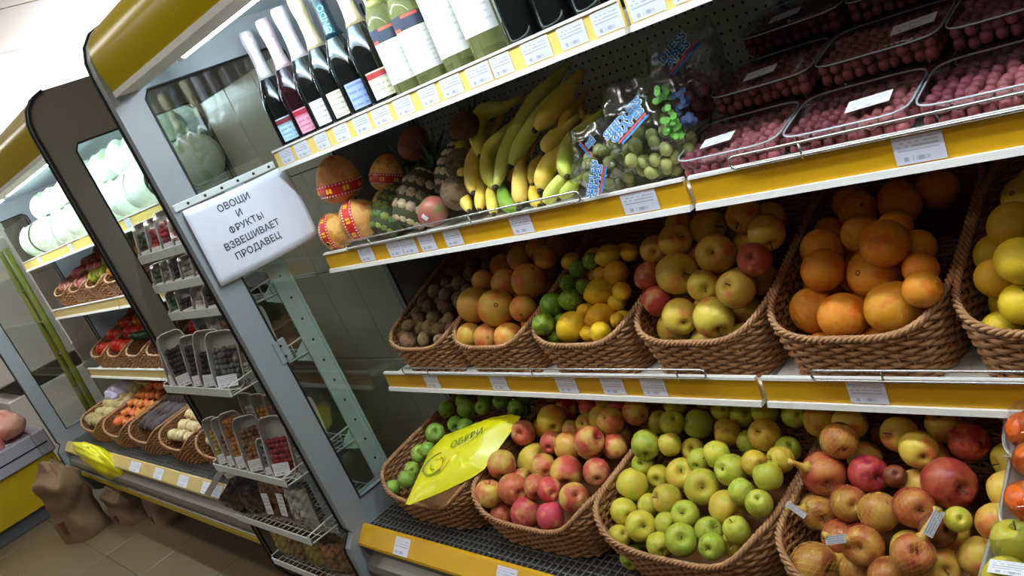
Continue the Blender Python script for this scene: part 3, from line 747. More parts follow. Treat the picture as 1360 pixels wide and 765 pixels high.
FRUIT = {
'kiwi': [(0.086,0.096,0.899,0.0209,'',1,0),(0.089,0.062,0.884,0.0187,'',0,0),(0.129,0.046,0.878,0.0258,'',0,1),(0.206,0.047,0.881,0.0188,'',0,2),(0.088,0.178,0.933,0.0227,'',3,0),(0.123,0.159,0.925,0.0198,'',3,1),(0.084,0.141,0.918,0.0187,'',2,0),(0.180,0.125,0.906,0.0236,'',2,2),(0.198,0.085,0.895,0.0233,'',1,1),(0.251,0.078,0.892,0.0208,'',1,2),(0.261,0.113,0.904,0.0187,'',2,3),(0.174,0.198,0.941,0.0218,'',4,1),(0.224,0.148,0.920,0.0191,'',3,2),(0.107,0.213,0.948,0.0224,'',4,0),(0.202,0.241,0.958,0.0240,'',5,0),(0.240,0.264,0.970,0.0239,'',5,1),(0.281,0.044,0.877,0.0187,'',0,3),(0.113,0.121,0.909,0.0187,'',2,1),(0.297,0.255,0.959,0.0213,'',-1,0),(0.296,0.086,0.888,0.0213,'',-1,0),(0.261,0.331,0.991,0.0213,'',-1,0),(0.155,0.285,0.971,0.0213,'',-1,0),(0.199,0.311,0.982,0.0213,'',-1,0),(0.128,0.254,0.958,0.0213,'',-1,0),(0.268,0.170,0.923,0.0213,'',-1,0),(0.133,0.343,0.995,0.0213,'',-1,0),(0.259,0.215,0.940,0.0213,'',-1,0),(0.288,0.293,0.973,0.0213,'',-1,0),(0.115,0.294,0.970,0.0213,'',-1,0),(0.137,0.099,0.887,0.0213,'',-1,0),(0.186,0.168,0.915,0.0213,'',-1,0),(0.223,0.204,0.925,0.0213,'',-1,0),(0.228,0.119,0.887,0.0213,'',-1,0),(0.136,0.195,0.918,0.0213,'',-1,0),(0.161,0.239,0.937,0.0213,'',-1,0),(0.174,0.071,0.861,0.0213,'',-1,0),(0.299,0.135,0.887,0.0213,'',-1,0),(0.171,0.339,0.973,0.0213,'',-1,0)],
'grapefruit': [(0.408,0.050,0.884,0.0356,'',0,0),(0.476,0.051,0.876,0.0365,'',0,1),(0.555,0.053,0.873,0.0390,'',0,2),(0.416,0.101,0.947,0.0494,'',1,0),(0.514,0.086,0.940,0.0491,'',1,1),(0.492,0.166,0.968,0.0427,'',2,1),(0.597,0.149,0.976,0.0460,'',2,2),(0.539,0.197,1.020,0.0325,'',3,0),(0.594,0.218,1.032,0.0300,'',3,1),(0.608,0.088,0.931,0.0345,'',1,2),(0.642,0.189,1.017,0.0300,'',3,2),(0.404,0.166,0.985,0.0300,'',2,0),(0.436,0.224,0.995,0.0369,'',-1,0),(0.547,0.156,0.916,0.0369,'',-1,0),(0.509,0.249,0.994,0.0369,'',-1,0),(0.469,0.136,0.897,0.0369,'',-1,0),(0.575,0.226,0.972,0.0369,'',-1,0),(0.588,0.118,0.871,0.0369,'',-1,0),(0.422,0.179,0.920,0.0369,'',-1,0),(0.440,0.098,0.841,0.0369,'',-1,0),(0.513,0.108,0.845,0.0369,'',-1,0),(0.577,0.291,0.996,0.0369,'',-1,0),(0.448,0.293,0.995,0.0369,'',-1,0),(0.467,0.231,0.932,0.0369,'',-1,0),(0.578,0.217,0.901,0.0369,'',-1,0)],
'citrus': [(0.709,0.088,0.936,0.0284,'lime',1,0),(0.709,0.042,0.910,0.0276,'lime',0,1),(0.714,0.058,0.867,0.0215,'lime',0,0),(0.760,0.102,0.938,0.0268,'lime',2,0),(0.737,0.139,0.962,0.0228,'lime',3,0),(0.793,0.127,0.956,0.0197,'lime',3,1),(0.765,0.158,0.989,0.0218,'lime',4,0),(0.804,0.167,1.000,0.0206,'lime',5,0),(0.728,0.079,0.896,0.0192,'lime',1,1),(0.776,0.059,0.891,0.0350,'lemon',0,2),(0.877,0.038,0.884,0.0243,'lemon',0,3),(0.853,0.079,0.903,0.0290,'lemon',1,3),(0.839,0.121,0.942,0.0319,'lemon',2,1),(0.813,0.077,0.919,0.0168,'lemon',1,2),(0.885,0.143,0.974,0.0281,'lemon',4,2),(0.824,0.162,0.966,0.0205,'lemon',4,1),(0.851,0.178,1.004,0.0262,'lemon',5,1),(0.914,0.108,0.945,0.0211,'lemon',2,2),(0.918,0.058,0.902,0.0160,'lemon',0,4),(0.720,0.187,0.999,0.0207,'',-1,0),(0.899,0.193,0.998,0.0207,'',-1,0),(0.824,0.058,0.872,0.0207,'',-1,0),(0.884,0.112,0.918,0.0207,'',-1,0),(0.786,0.205,0.997,0.0207,'',-1,0),(0.825,0.214,0.993,0.0207,'',-1,0),(0.900,0.089,0.886,0.0207,'',-1,0),(0.738,0.183,0.964,0.0207,'',-1,0),(0.720,0.136,0.924,0.0207,'',-1,0),(0.865,0.220,0.993,0.0207,'',-1,0),(0.786,0.183,0.961,0.0207,'',-1,0),(0.793,0.112,0.900,0.0207,'',-1,0),(0.859,0.175,0.954,0.0207,'',-1,0)],
'bigapple': [(1.033,0.089,0.863,0.0366,'',0,1),(1.083,0.056,0.902,0.0372,'',0,3),(1.162,0.054,0.900,0.0400,'',0,4),(1.019,0.145,0.900,0.0353,'',0,0),(1.067,0.115,0.970,0.0440,'',1,1),(1.141,0.153,0.986,0.0414,'',2,2),(1.218,0.072,0.945,0.0368,'',1,3),(1.133,0.095,0.948,0.0321,'',1,2),(1.258,0.098,0.991,0.0321,'r',2,3),(0.986,0.124,0.966,0.0321,'r',1,0),(1.016,0.087,0.927,0.0321,'r',0,2),(0.986,0.171,1.006,0.0321,'',2,0),(1.049,0.168,1.022,0.0356,'',2,1),(1.107,0.207,1.025,0.0366,'',3,1),(1.198,0.203,1.041,0.0349,'',3,2),(1.253,0.172,1.011,0.0352,'',3,3),(1.026,0.229,1.030,0.0321,'',3,0),(1.186,0.132,0.927,0.0351,'',-1,0),(1.117,0.113,0.889,0.0351,'',-1,0),(1.059,0.190,0.960,0.0351,'',-1,0),(1.119,0.065,0.839,0.0351,'',-1,0),(1.182,0.212,0.974,0.0351,'',-1,0),(1.190,0.071,0.836,0.0351,'',-1,0),(1.112,0.174,0.922,0.0351,'',-1,0),(1.135,0.262,0.999,0.0351,'',-1,0),(1.070,0.259,0.996,0.0351,'',-1,0),(1.205,0.270,0.999,0.0351,'',-1,0),(1.172,0.140,0.862,0.0351,'',-1,0),(1.193,0.195,0.909,0.0351,'',-1,0),(1.074,0.145,0.847,0.0351,'',-1,0)],
'orange': [(1.340,0.095,0.881,0.0431,'',0,1),(1.412,0.057,0.886,0.0427,'',0,3),(1.497,0.061,0.895,0.0469,'',1,1),(1.329,0.168,0.891,0.0354,'',1,0),(1.372,0.112,0.950,0.0388,'',2,0),(1.449,0.128,0.928,0.0456,'',2,1),(1.344,0.180,0.960,0.0395,'',3,0),(1.419,0.187,0.978,0.0360,'',3,2),(1.493,0.102,0.991,0.0397,'',3,3),(1.537,0.100,0.942,0.0293,'',2,2),(1.520,0.154,0.956,0.0293,'',3,4),(1.332,0.245,0.966,0.0293,'',3,1),(1.556,0.043,0.934,0.0293,'',1,2),(1.457,0.065,0.834,0.0293,'',0,4),(1.349,0.111,0.815,0.0293,'',0,0),(1.481,0.182,0.986,0.0293,'',4,0),(1.355,0.056,0.826,0.0293,'',0,2),(1.470,0.245,0.999,0.0365,'',-1,0),(1.503,0.143,0.873,0.0365,'',-1,0),(1.405,0.128,0.855,0.0365,'',-1,0),(1.388,0.262,0.992,0.0365,'',-1,0),(1.489,0.201,0.924,0.0365,'',-1,0),(1.396,0.180,0.901,0.0365,'',-1,0),(1.426,0.244,0.937,0.0365,'',-1,0),(1.510,0.310,0.994,0.0365,'',-1,0),(1.449,0.187,0.856,0.0365,'',-1,0),(1.354,0.238,0.908,0.0365,'',-1,0),(1.439,0.312,0.985,0.0365,'',-1,0),(1.350,0.320,0.988,0.0365,'',-1,0),(1.362,0.184,0.832,0.0365,'',-1,0)],
'pomelo_y': [(1.655,0.119,0.866,0.0432,'',0,0),(1.645,0.051,0.855,0.0290,'',0,1),(1.684,0.046,0.899,0.0320,'',0,2),(1.634,0.143,0.936,0.0345,'',1,0),(1.692,0.055,0.962,0.0357,'',1,2),(1.645,0.083,0.925,0.0300,'',1,1),(1.672,0.120,0.989,0.0361,'',2,0),(1.676,0.185,1.005,0.0337,'',3,0),(1.780,0.085,0.920,0.0337,'',-1,0),(1.758,0.139,0.974,0.0337,'',-1,0),(1.808,0.169,0.999,0.0337,'',-1,0),(1.716,0.105,0.928,0.0337,'',-1,0),(1.824,0.064,0.868,0.0337,'',-1,0),(1.731,0.076,0.874,0.0337,'',-1,0),(1.815,0.143,0.935,0.0337,'',-1,0),(1.749,0.206,0.997,0.0337,'',-1,0),(1.705,0.170,0.947,0.0337,'',-1,0),(1.821,0.229,0.989,0.0337,'',-1,0),(1.681,0.250,1.000,0.0337,'',-1,0),(1.760,0.140,0.888,0.0337,'',-1,0),(1.772,0.191,0.933,0.0337,'',-1,0)],
'greenapple': [(0.137,-0.013,0.605,0.0304,'',3,0),(0.119,-0.079,0.576,0.0280,'',2,0),(0.130,-0.128,0.561,0.0228,'',1,0),(0.155,-0.168,0.560,0.0260,'',0,1),(0.084,-0.183,0.531,0.0228,'',0,0),(0.166,-0.076,0.592,0.0228,'',2,1),(0.208,0.072,0.633,0.0281,'',4,0),(0.260,0.116,0.641,0.0258,'',5,1),(0.333,0.105,0.644,0.0230,'',5,2),(0.399,0.101,0.619,0.0325,'',5,3),(0.432,0.072,0.649,0.0228,'',4,2),(0.431,0.037,0.622,0.0239,'',4,1),(0.283,0.075,0.641,0.0228,'',5,0),(0.432,0.117,0.657,0.0228,'',5,4),(0.307,0.015,0.607,0.0247,'',-1,0),(0.191,0.027,0.611,0.0247,'',-1,0),(0.339,-0.096,0.570,0.0247,'',-1,0),(0.167,0.181,0.662,0.0247,'',-1,0),(0.107,0.073,0.626,0.0247,'',-1,0),(0.365,-0.043,0.588,0.0247,'',-1,0),(0.379,0.015,0.607,0.0247,'',-1,0),(0.241,0.024,0.609,0.0247,'',-1,0),(0.156,0.106,0.636,0.0247,'',-1,0),(0.245,-0.038,0.589,0.0247,'',-1,0),(0.338,0.168,0.657,0.0247,'',-1,0),(0.375,-0.127,0.559,0.0247,'',-1,0),(0.311,-0.055,0.582,0.0247,'',-1,0)],
'redapple': [(0.502,-0.164,0.557,0.0347,'',1,0),(0.566,-0.134,0.557,0.0393,'r',1,1),(0.500,-0.090,0.592,0.0372,'',2,0),(0.497,0.013,0.614,0.0337,'r',3,0),(0.520,-0.007,0.543,0.0480,'y',3,1),(0.534,-0.080,0.539,0.0297,'',2,1),(0.640,-0.122,0.567,0.0301,'r',1,2),(0.697,-0.129,0.570,0.0297,'r',1,3),(0.693,-0.062,0.570,0.0407,'',2,2),(0.661,-0.001,0.597,0.0364,'y',3,3),(0.779,-0.136,0.566,0.0350,'',0,3),(0.784,-0.037,0.649,0.0349,'',3,4),(0.808,-0.073,0.592,0.0319,'r',2,3),(0.571,0.056,0.628,0.0400,'y',4,1),(0.513,0.068,0.596,0.0297,'y',4,0),(0.598,0.004,0.597,0.0297,'r',3,2),(0.634,0.056,0.602,0.0297,'',4,2),(0.690,0.058,0.624,0.0297,'y',4,3),(0.562,0.122,0.623,0.0297,'',5,0),(0.743,0.058,0.644,0.0297,'y',4,4),(0.799,0.033,0.657,0.0328,'',4,5),(0.845,0.073,0.654,0.0307,'',5,3),(0.817,-0.001,0.611,0.0297,'',3,5),(0.669,0.108,0.640,0.0297,'r',5,1),(0.787,0.092,0.659,0.0297,'r',5,2),(0.623,-0.168,0.523,0.0381,'r',0,1),(0.719,-0.173,0.535,0.0331,'r',0,2),(0.518,-0.166,0.497,0.0297,'r',0,0),(0.663,0.169,0.684,0.0322,'',-1,0),(0.735,0.216,0.702,0.0322,'',-1,0),(0.732,0.114,0.659,0.0322,'',-1,0),(0.745,-0.006,0.608,0.0322,'',-1,0),(0.580,0.178,0.684,0.0322,'',-1,0),(0.623,-0.066,0.579,0.0322,'',-1,0),(0.771,0.158,0.673,0.0322,'',-1,0),(0.518,0.214,0.696,0.0322,'',-1,0),(0.796,0.224,0.699,0.0322,'',-1,0),(0.517,0.142,0.662,0.0322,'',-1,0),(0.632,0.230,0.695,0.0322,'',-1,0),(0.783,0.057,0.602,0.0322,'',-1,0),(0.620,0.156,0.643,0.0322,'',-1,0)],
'yellowapple': [(0.933,-0.129,0.491,0.0326,'g',1,0),(0.927,-0.070,0.502,0.0306,'',2,0),(0.908,-0.076,0.574,0.0352,'',3,0),(0.911,-0.131,0.546,0.0296,'',1,1),(0.967,-0.155,0.537,0.0334,'',1,2),(0.917,-0.175,0.518,0.0256,'',0,1),(0.933,-0.180,0.472,0.0256,'g',0,0),(0.910,-0.033,0.536,0.0256,'g',3,1),(0.952,-0.097,0.541,0.0256,'',2,1),(1.002,-0.089,0.561,0.0317,'',2,2),(1.064,-0.118,0.554,0.0289,'g',1,4),(1.081,-0.173,0.539,0.0332,'g',0,3),(1.019,-0.133,0.533,0.0256,'g',1,3),(1.027,-0.181,0.524,0.0256,'',0,2),(0.946,-0.033,0.570,0.0256,'',3,2),(1.004,-0.025,0.573,0.0365,'',4,1),(1.077,-0.059,0.577,0.0383,'',3,3),(1.140,-0.085,0.556,0.0362,'',2,3),(1.184,-0.078,0.596,0.0262,'g',3,4),(1.247,-0.118,0.611,0.0256,'g',2,4),(1.128,-0.143,0.548,0.0263,'g',0,5),(1.160,-0.181,0.547,0.0256,'g',0,4),(1.198,-0.144,0.562,0.0256,'g',1,5),(1.147,-0.040,0.614,0.0325,'g',4,3),(1.252,-0.075,0.637,0.0276,'g',4,5),(1.200,-0.032,0.631,0.0256,'o',4,4),(1.100,-0.008,0.624,0.0283,'',5,2),(1.010,0.028,0.599,0.0256,'',5,1),(1.092,0.054,0.633,0.0288,'o',6,1),(1.190,0.040,0.644,0.0327,'o',6,3),(1.015,0.068,0.637,0.0321,'g',7,2),(0.959,0.054,0.647,0.0286,'',7,1),(1.103,0.105,0.642,0.0265,'',7,3),(1.141,0.046,0.618,0.0256,'g',6,2),(1.052,-0.011,0.605,0.0256,'g',4,2),(0.977,0.004,0.627,0.0256,'',6,0),(1.240,0.023,0.626,0.0256,'g',5,4),(1.253,-0.024,0.637,0.0256,'o',5,3),(1.054,0.110,0.649,0.0256,'',8,1),(0.941,0.101,0.661,0.0256,'',8,0),(1.239,0.084,0.663,0.0256,'g',7,4),(0.922,-0.008,0.631,0.0327,'g',5,0),(0.899,-0.019,0.582,0.0261,'g',4,0),(0.910,0.068,0.636,0.0256,'',7,0),(0.989,0.171,0.693,0.0273,'',-1,0),(1.148,0.172,0.693,0.0273,'',-1,0),(0.932,0.154,0.685,0.0273,'',-1,0),(1.093,0.161,0.688,0.0273,'',-1,0),(1.165,0.096,0.660,0.0273,'',-1,0),(1.191,0.215,0.712,0.0273,'',-1,0),(1.197,0.134,0.675,0.0273,'',-1,0),(0.924,0.224,0.715,0.0273,'',-1,0),(1.103,0.212,0.709,0.0273,'',-1,0),(1.024,0.226,0.712,0.0273,'',-1,0),(1.008,0.127,0.666,0.0273,'',-1,0),(1.041,0.175,0.679,0.0273,'',-1,0),(1.177,0.004,0.592,0.0273,'',-1,0),(1.192,0.184,0.664,0.0273,'',-1,0),(0.976,0.218,0.678,0.0273,'',-1,0),(1.175,-0.135,0.520,0.0273,'',-1,0)],
'netapple': [(1.336,-0.034,0.624,0.0379,'n',4,0),(1.366,-0.002,0.673,0.0314,'n',5,0),(1.410,-0.019,0.621,0.0340,'R',4,1),(1.300,0.063,0.669,0.0314,'o',6,1),(1.360,0.058,0.669,0.0314,'',6,2),(1.329,0.092,0.626,0.0314,'g',6,0),(1.333,-0.019,0.559,0.0314,'n',3,0),(1.329,-0.077,0.573,0.0314,'n',2,1),(1.348,-0.064,0.517,0.0314,'R',2,0),(1.391,-0.074,0.598,0.0314,'n',2,3),(1.449,-0.091,0.604,0.0314,'n',2,4),(1.370,-0.116,0.479,0.0400,'n',1,0),(1.350,-0.167,0.533,0.0397,'n',0,0),(1.437,-0.147,0.580,0.0332,'n',1,1),(1.414,-0.145,0.523,0.0314,'n',0,1),(1.376,-0.106,0.549,0.0314,'n',2,2),(1.544,-0.030,0.630,0.0408,'R',4,3),(1.494,0.009,0.659,0.0314,'',5,3),(1.559,0.044,0.655,0.0314,'R',5,4),(1.551,-0.121,0.610,0.0272,'b',2,5),(1.586,-0.122,0.638,0.0195,'y',2,6),(1.531,-0.174,0.603,0.0314,'n',1,2),(1.507,-0.087,0.619,0.0314,'n',3,1),(1.483,-0.175,0.550,0.0314,'n',0,2),(1.407,0.068,0.640,0.0195,'b',5,1),(1.460,-0.029,0.630,0.0195,'b',4,2),(1.449,0.049,0.657,0.0314,'',5,2),(1.618,-0.071,0.596,0.0305,'',-1,0),(1.407,0.135,0.686,0.0305,'',-1,0),(1.414,0.195,0.712,0.0305,'',-1,0),(1.617,0.226,0.726,0.0305,'',-1,0),(1.534,0.146,0.691,0.0305,'',-1,0),(1.540,0.217,0.722,0.0305,'',-1,0),(1.616,0.110,0.675,0.0305,'',-1,0),(1.600,-0.123,0.571,0.0305,'',-1,0),(1.621,0.172,0.700,0.0305,'',-1,0),(1.622,-0.018,0.616,0.0305,'',-1,0),(1.482,0.224,0.722,0.0305,'',-1,0),(1.369,0.231,0.724,0.0305,'',-1,0),(1.508,0.086,0.658,0.0305,'',-1,0),(1.464,0.138,0.680,0.0305,'',-1,0),(1.547,-0.136,0.557,0.0305,'',-1,0),(1.618,0.037,0.632,0.0305,'',-1,0),(1.545,-0.074,0.572,0.0305,'',-1,0),(1.492,-0.111,0.552,0.0305,'',-1,0),(1.484,-0.009,0.596,0.0305,'',-1,0),(1.352,0.148,0.664,0.0305,'',-1,0),(1.381,0.036,0.612,0.0305,'',-1,0),(1.490,0.048,0.616,0.0305,'',-1,0)],
}

KINDS = {
 'kiwi': ('kiwi', 'small brown round fruit', 'fruit', 'kiwi', 'the leftmost lower-shelf basket'),
 'grapefruit': ('grapefruit', 'pink-yellow grapefruit', 'grapefruit', 'grapefruit', 'the grapefruit basket'),
 'citrus': ('lime', 'lime', 'lime', 'lime', 'the lime and lemon basket'),
 'bigapple': ('apple_by', 'large yellow apple', 'apple', 'apple', 'the lower-shelf apple basket'),
 'orange': ('orange', 'orange', 'orange', 'orange', 'the orange basket'),
 'pomelo_y': ('yellow_grapefruit', 'yellow grapefruit', 'grapefruit', 'grapefruit', 'the right edge basket'),
 'greenapple': ('apple_G', 'green apple', 'apple', 'apple', 'the basket with the yellow bag'),
 'redapple': ('apple_b', 'red and yellow blushed apple', 'apple', 'apple', 'the blushed apple basket'),
 'yellowapple': ('apple_y', 'yellow apple', 'apple', 'apple', 'the yellow-green apple basket'),
 'netapple': ('apple_n', 'amber-red netted apple', 'apple', 'apple', 'the netted apple basket'),
}
SUB = {
 ('citrus', 'lime'): ('lime', 'green lime', 'lime', 'lime'), ('citrus', 'lemon'): ('lemon', 'yellow lemon', 'lemon', 'lemon'), ('citrus', ''): ('lemon', 'yellow lemon', 'lemon', 'lemon'),
 ('bigapple', 'r'): ('apple_r', 'reddish apple', 'apple', 'apple'),
 ('redapple', 'r'): ('apple_r', 'rosy red apple', 'apple', 'apple'), ('redapple', 'y'): ('apple_by', 'mostly yellow apple', 'apple', 'apple'),
 ('yellowapple', 'g'): ('apple_g', 'green-yellow apple', 'apple', 'apple'), ('yellowapple', 'o'): ('apple_o', 'amber-yellow apple', 'apple', 'apple'),
 ('netapple', 'R'): ('apple_R', 'deep red apple', 'apple', 'apple'), ('netapple', 'o'): ('apple_o', 'amber apple', 'apple', 'apple'), ('netapple', 'g'): ('apple_g', 'green-yellow apple', 'apple', 'apple'),
 ('netapple', 'y'): ('apple_y', 'yellow apple', 'apple', 'apple'), ('netapple', 'b'): ('apple_br', 'brownish red apple', 'apple', 'apple'),
 ('netapple', ''): ('apple_by', 'orange-yellow apple', 'apple', 'apple'),
}
GROUPN = {'kiwi': 'brown fruit in the first basket', 'grapefruit': 'grapefruit in their basket', 'citrus': 'limes and lemons', 'bigapple': 'large apples on the lower shelf', 'orange': 'oranges in their basket', 'pomelo_y': 'yellow grapefruit at the right edge', 'greenapple': 'green apples bottom left', 'redapple': 'blushed apples', 'yellowapple': 'yellow-green apples', 'netapple': 'netted apples'}
rnd = random.Random(11)
NETTED = []
BIGRED = {'netapple': {20: 'big deep red apple with its stem end facing out'}}
for bk, rows in FRUIT.items():
    fo = {i: k for k, i in enumerate(sorted([i for i, r in enumerate(rows) if r[5] < 0], key=lambda i: rows[i][0]))}
    for i, (x, y, z, R, k, ra, rb) in enumerate(rows):
        key, look, cat, nm = (SUB.get((bk, k)) or KINDS[bk][:4])[:4]
        where = KINDS[bk][4]
        if ra < 0:
            label = '%s mostly hidden deep in %s, %s from left' % (look, where, ORD[fo[i]]); grp = GROUPN[bk] + ', buried'
        else:
            label = '%s, %s from left, %s row up, %s' % (look, ORD[rb], ORD[ra], where); grp = GROUPN[bk]
        if bk == 'bigapple': R *= 1.0
        # which way the fruit faces: sideways, its eye to the viewer or its stem to the viewer
        q = rnd.random()
        n = Vector((rnd.uniform(-1, 1), rnd.uniform(-1, 1), rnd.uniform(-1, 1)))
        if q < 0.45: n = TOCAM * 1.6 + n * 0.9
        rot = aim(n, rnd.uniform(0, 6.28), rnd.random() < 0.5)
        if key in ('lemon',): rot = aim(Vector((rnd.uniform(-1, 1), -0.3, rnd.uniform(-0.4, 0.4))))
        o = fruit(key, nm, (x, y, z), R * (0.97 if key.startswith('apple') else 0.98), label, cat, grp, rot)
        if bk == 'netapple' and k == 'n' and ra >= 0: NETTED.append((Vector((x, y, z)), R))

# ------------------------------------------------------------------ nets, ties and labels of the netted apples
net_y = plain('net_yellow', (206, 164, 70), 0.6)
net_r = plain('net_red', (176, 60, 40), 0.5)
def net_mesh(mat, n=22, th=0.016):
    mb = MB()
    for fam in (1, -1):
        for k in range(n):
            pts = []
            for j in range(15):
                t = 0.22 + (PI - 0.44) * j / 14
                w = 2 * PI * k / n + fam * 1.7 * j / 14
                pts.append((1.03 * math.sin(t) * math.cos(w), 1.03 * math.sin(t) * math.sin(w), -math.cos(t) * 1.0))
            mb.tube(pts, th, 3, cap=False)
    return mb.mesh('netting', mat)
NY, NR = net_mesh(net_y, th=0.006), net_mesh(net_r, th=0.007)
tag_white = labelmat('net_label_print', (232, 236, 242), (60, 66, 84), 4, False)
NECKS = {0: ((-0.9, -0.15, 0.35), 0.05), 6: ((0.3, -0.9, 0.5), 0.03), 13: ((0.65, -0.45, 0.75), 0.055), 9: ((-0.9, -0.35, 0.1), 0.05)}
NETW = ['in the front corner', 'second', 'third']
def net_bag(i, p, R, where, neck, length, mat, nmesh, lab=None):
    t = thing('net_bag', where, 'net bag', p, group='nets round the apples')
    nz = Vector(neck).normalized()
    ln = link('netting', nmesh, t, (0, 0, 0), aim(nz), R); ln['kind'] = 'stuff'
    if length:
        a = nz * R * 0.95; b = nz * (R + length)
        side = nz.orthogonal().normalized()
        MB().tube([a * 0.9, a + nz * 0.006, a + nz * 0.014, b * 0.9 + side * 0.002, b], [R * 0.42, R * 0.2, 0.006, 0.004, 0.007], 8).obj('gathered_neck', mat, t, True)
        if lab:
            up = Vector((0, 0, 1)); l_ = nz * (R + length * 0.55)
            ux = (RX * lab[0] - RY * lab[1]).normalized(); uy = TOCAM.cross(ux).normalized()
            quad_label('paper_label', tag_white, t, l_ - ux * lab[2] / 2 - uy * lab[3] / 2 + TOCAM * 0.008, ux * lab[2], uy * lab[3], 0.0008)
    return t
NETSPEC = {}
for i, (p, R) in enumerate(NETTED): NETSPEC[i] = (p, R)
def nearest(px, py):
    """index of the netted apple seen closest to this place in the photograph (only to pick which apple a tie belongs to)"""
    best = None
    for i, (p, R) in NETSPEC.items():
        d = p - Vector(CAM); z = d.dot(RZ)
        u = 680 + 1081.16 * d.dot(RX) / z; v = 382.5 + 1081.16 * d.dot(RY) / z
        e = math.hypot(u - px, v - py)
        if best is None or e < best[0]: best = (e, i)
    return best[1]
TIES = {}
def img(dx, dy, out=0.25): return RX * dx + RY * dy + TOCAM * out
for (px, py, neck, length, lab) in ((1090, 630, img(-1, -0.35), 0.035, None), (1214, 736, img(0.35, -1), 0.05, (0.45, 0.9, 0.042, 0.016)), (1147, 726, img(-1, -0.3), 0.04, (1, 0.12, 0.032, 0.014)), (1057, 657, img(-1, -0.2), 0.03, (0.8, -0.55, 0.04, 0.011)), (1010, 731, img(0.8, -0.4), 0.05, None)):
    TIES[nearest(px, py)] = (neck, length, lab)
for i, (p, R) in NETSPEC.items():
    ra = i
    side = ['lower left', 'left', 'middle', 'right', 'upper']
    neck, length, lab = TIES.get(i, (Vector((0.3 * math.sin(i * 2.1), 0.5, 1)), 0, None))
    desc = ' with gathered neck and white label' if lab else (' with gathered neck' if length else '')
    net_bag(i, p, R, 'mesh apple net%s, %s counted from the basket front' % (desc, ORD[i]), neck, length, net_y, NY if i % 2 else NR, lab)

# ------------------------------------------------------------------ bottles on the top shelf
def glassy(name, c, rough=0.06):
    return plain(name, c, rough, spec=0.7, coat=0.6)
dark_glass = glassy('dark_bottle_glass', (14, 16, 14))
red_glass = glassy('dark_red_bottle', (30, 10, 14))
clear_wine = plain('pale_wine_glass', (168, 172, 112), 0.06, trans=0.75, ior=1.2, spec=0.6)
foil_w = plain('foil_white', (226, 222, 226), 0.28, metal=0.35, bump=0.3, scale=160)
foil_p = plain('foil_pink', (222, 200, 208), 0.28, metal=0.35, bump=0.3, scale=160)
foil_g = plain('foil_pale_gold', (226, 212, 170), 0.26, metal=0.5, bump=0.25, scale=160)
foil_t = plain('foil_dark', (26, 52, 60), 0.3, metal=0.4)
foil_b = plain('foil_black', (24, 22, 26), 0.35, metal=0.3)
teal_ink = plain('teal_print', (90, 206, 210), 0.5)
BOTP = [(0.034, 0.004), (0.040, 0.0), (0.0425, 0.006), (0.0435, 0.03), (0.0435, 0.125), (0.0425, 0.142), (0.0385, 0.162), (0.0315, 0.182), (0.0240, 0.199), (0.0180, 0.216), (0.0155, 0.238), (0.0152, 0.29)]
WINP = [(0.030, 0.004), (0.036, 0.0), (0.0375, 0.005), (0.0375, 0.16), (0.036, 0.180), (0.030, 0.200), (0.021, 0.215), (0.0155, 0.230), (0.0142, 0.26), (0.0142, 0.30)]
def band(prof_r, z0, z1, a0, a1, mat, name, parent, n=14):
    """curved paper label wrapped on a bottle of radius prof_r, with UVs"""
    me = bpy.data.meshes.new(name); vs = []; fs = []
    for j in (0, 1):
        for i in range(n + 1):
            w = a0 + (a1 - a0) * i / n
            vs.append((prof_r * math.cos(w), prof_r * math.sin(w), z1 if j else z0))
    for i in range(n): fs.append((i, i + 1, n + 2 + i, n + 1 + i))
    me.from_pydata(vs, [], fs); uvl = me.uv_layers.new(name='UVMap')
    for p in me.polygons:
        for li in p.loop_indices:
            vi = me.loops[li].vertex_index; uvl.data[li].uv = ((vi % (n + 1)) / n, 1.0 if vi > n else 0.0)
    me.polygons.foreach_set('use_smooth', [True] * len(me.polygons)); me.materials.append(mat)
    return link(name, me, parent)
BM_ = MB().lathe(BOTP, 28)
WM_ = MB().lathe(WINP, 28)
FOILP = [(0.0245, 0.200), (0.0195, 0.214), (0.0170, 0.236), (0.0163, 0.272), (0.0180, 0.288), (0.0192, 0.298), (0.0192, 0.320), (0.0165, 0.329), (0.001, 0.331)]
def sparkling(x, y, foil, glass, lab, label, rot, lz=(0.030, 0.092), neck=None, lw=0.60):
    t = thing('sparkling_wine_bottle', label, 'bottle', (x, y, 1.4835), (0, 0, rot), 'sparkling wine bottles')
    BM_.obj('glass_body', glass, t, True)
    MB().lathe(FOILP, 24).obj('foil_capsule', foil, t, True)
    a = -PI / 2 + 0.15
    band(0.0440, lz[0], lz[1], a - lw, a + lw, lab, 'paper_label', t)
    if neck: band(0.0300, 0.186, 0.196, a - 1.2, a + 1.2, neck, 'neck_label', t)
    return t
L_blue = labelmat('label_pale_blue', (176, 214, 228), (60, 90, 120), 5, False, (120, 40, 50))
L_pink = labelmat('label_pink', (216, 150, 170), (140, 30, 60), 5, False, (150, 26, 50))
L_white = labelmat('label_white', (236, 236, 226), (90, 100, 110), 5, False)
L_cream = labelmat('label_cream', (232, 226, 200), (110, 100, 80), 5, False)
L_lilac = labelmat('label_lilac', (150, 168, 210), (50, 60, 120), 4, False)
L_creamred = labelmat('label_cream_red', (232, 230, 196), (80, 90, 110), 5, False, (160, 50, 50))
sparkling(0.040, 0.062, foil_w, dark_glass, L_blue, 'dark sparkling wine bottle with pale blue label, leftmost on the top shelf', 0.7)
sparkling(0.145, 0.060, foil_p, red_glass, L_pink, 'sparkling wine bottle with pinkish foil and pink label, second from left', 0.7)
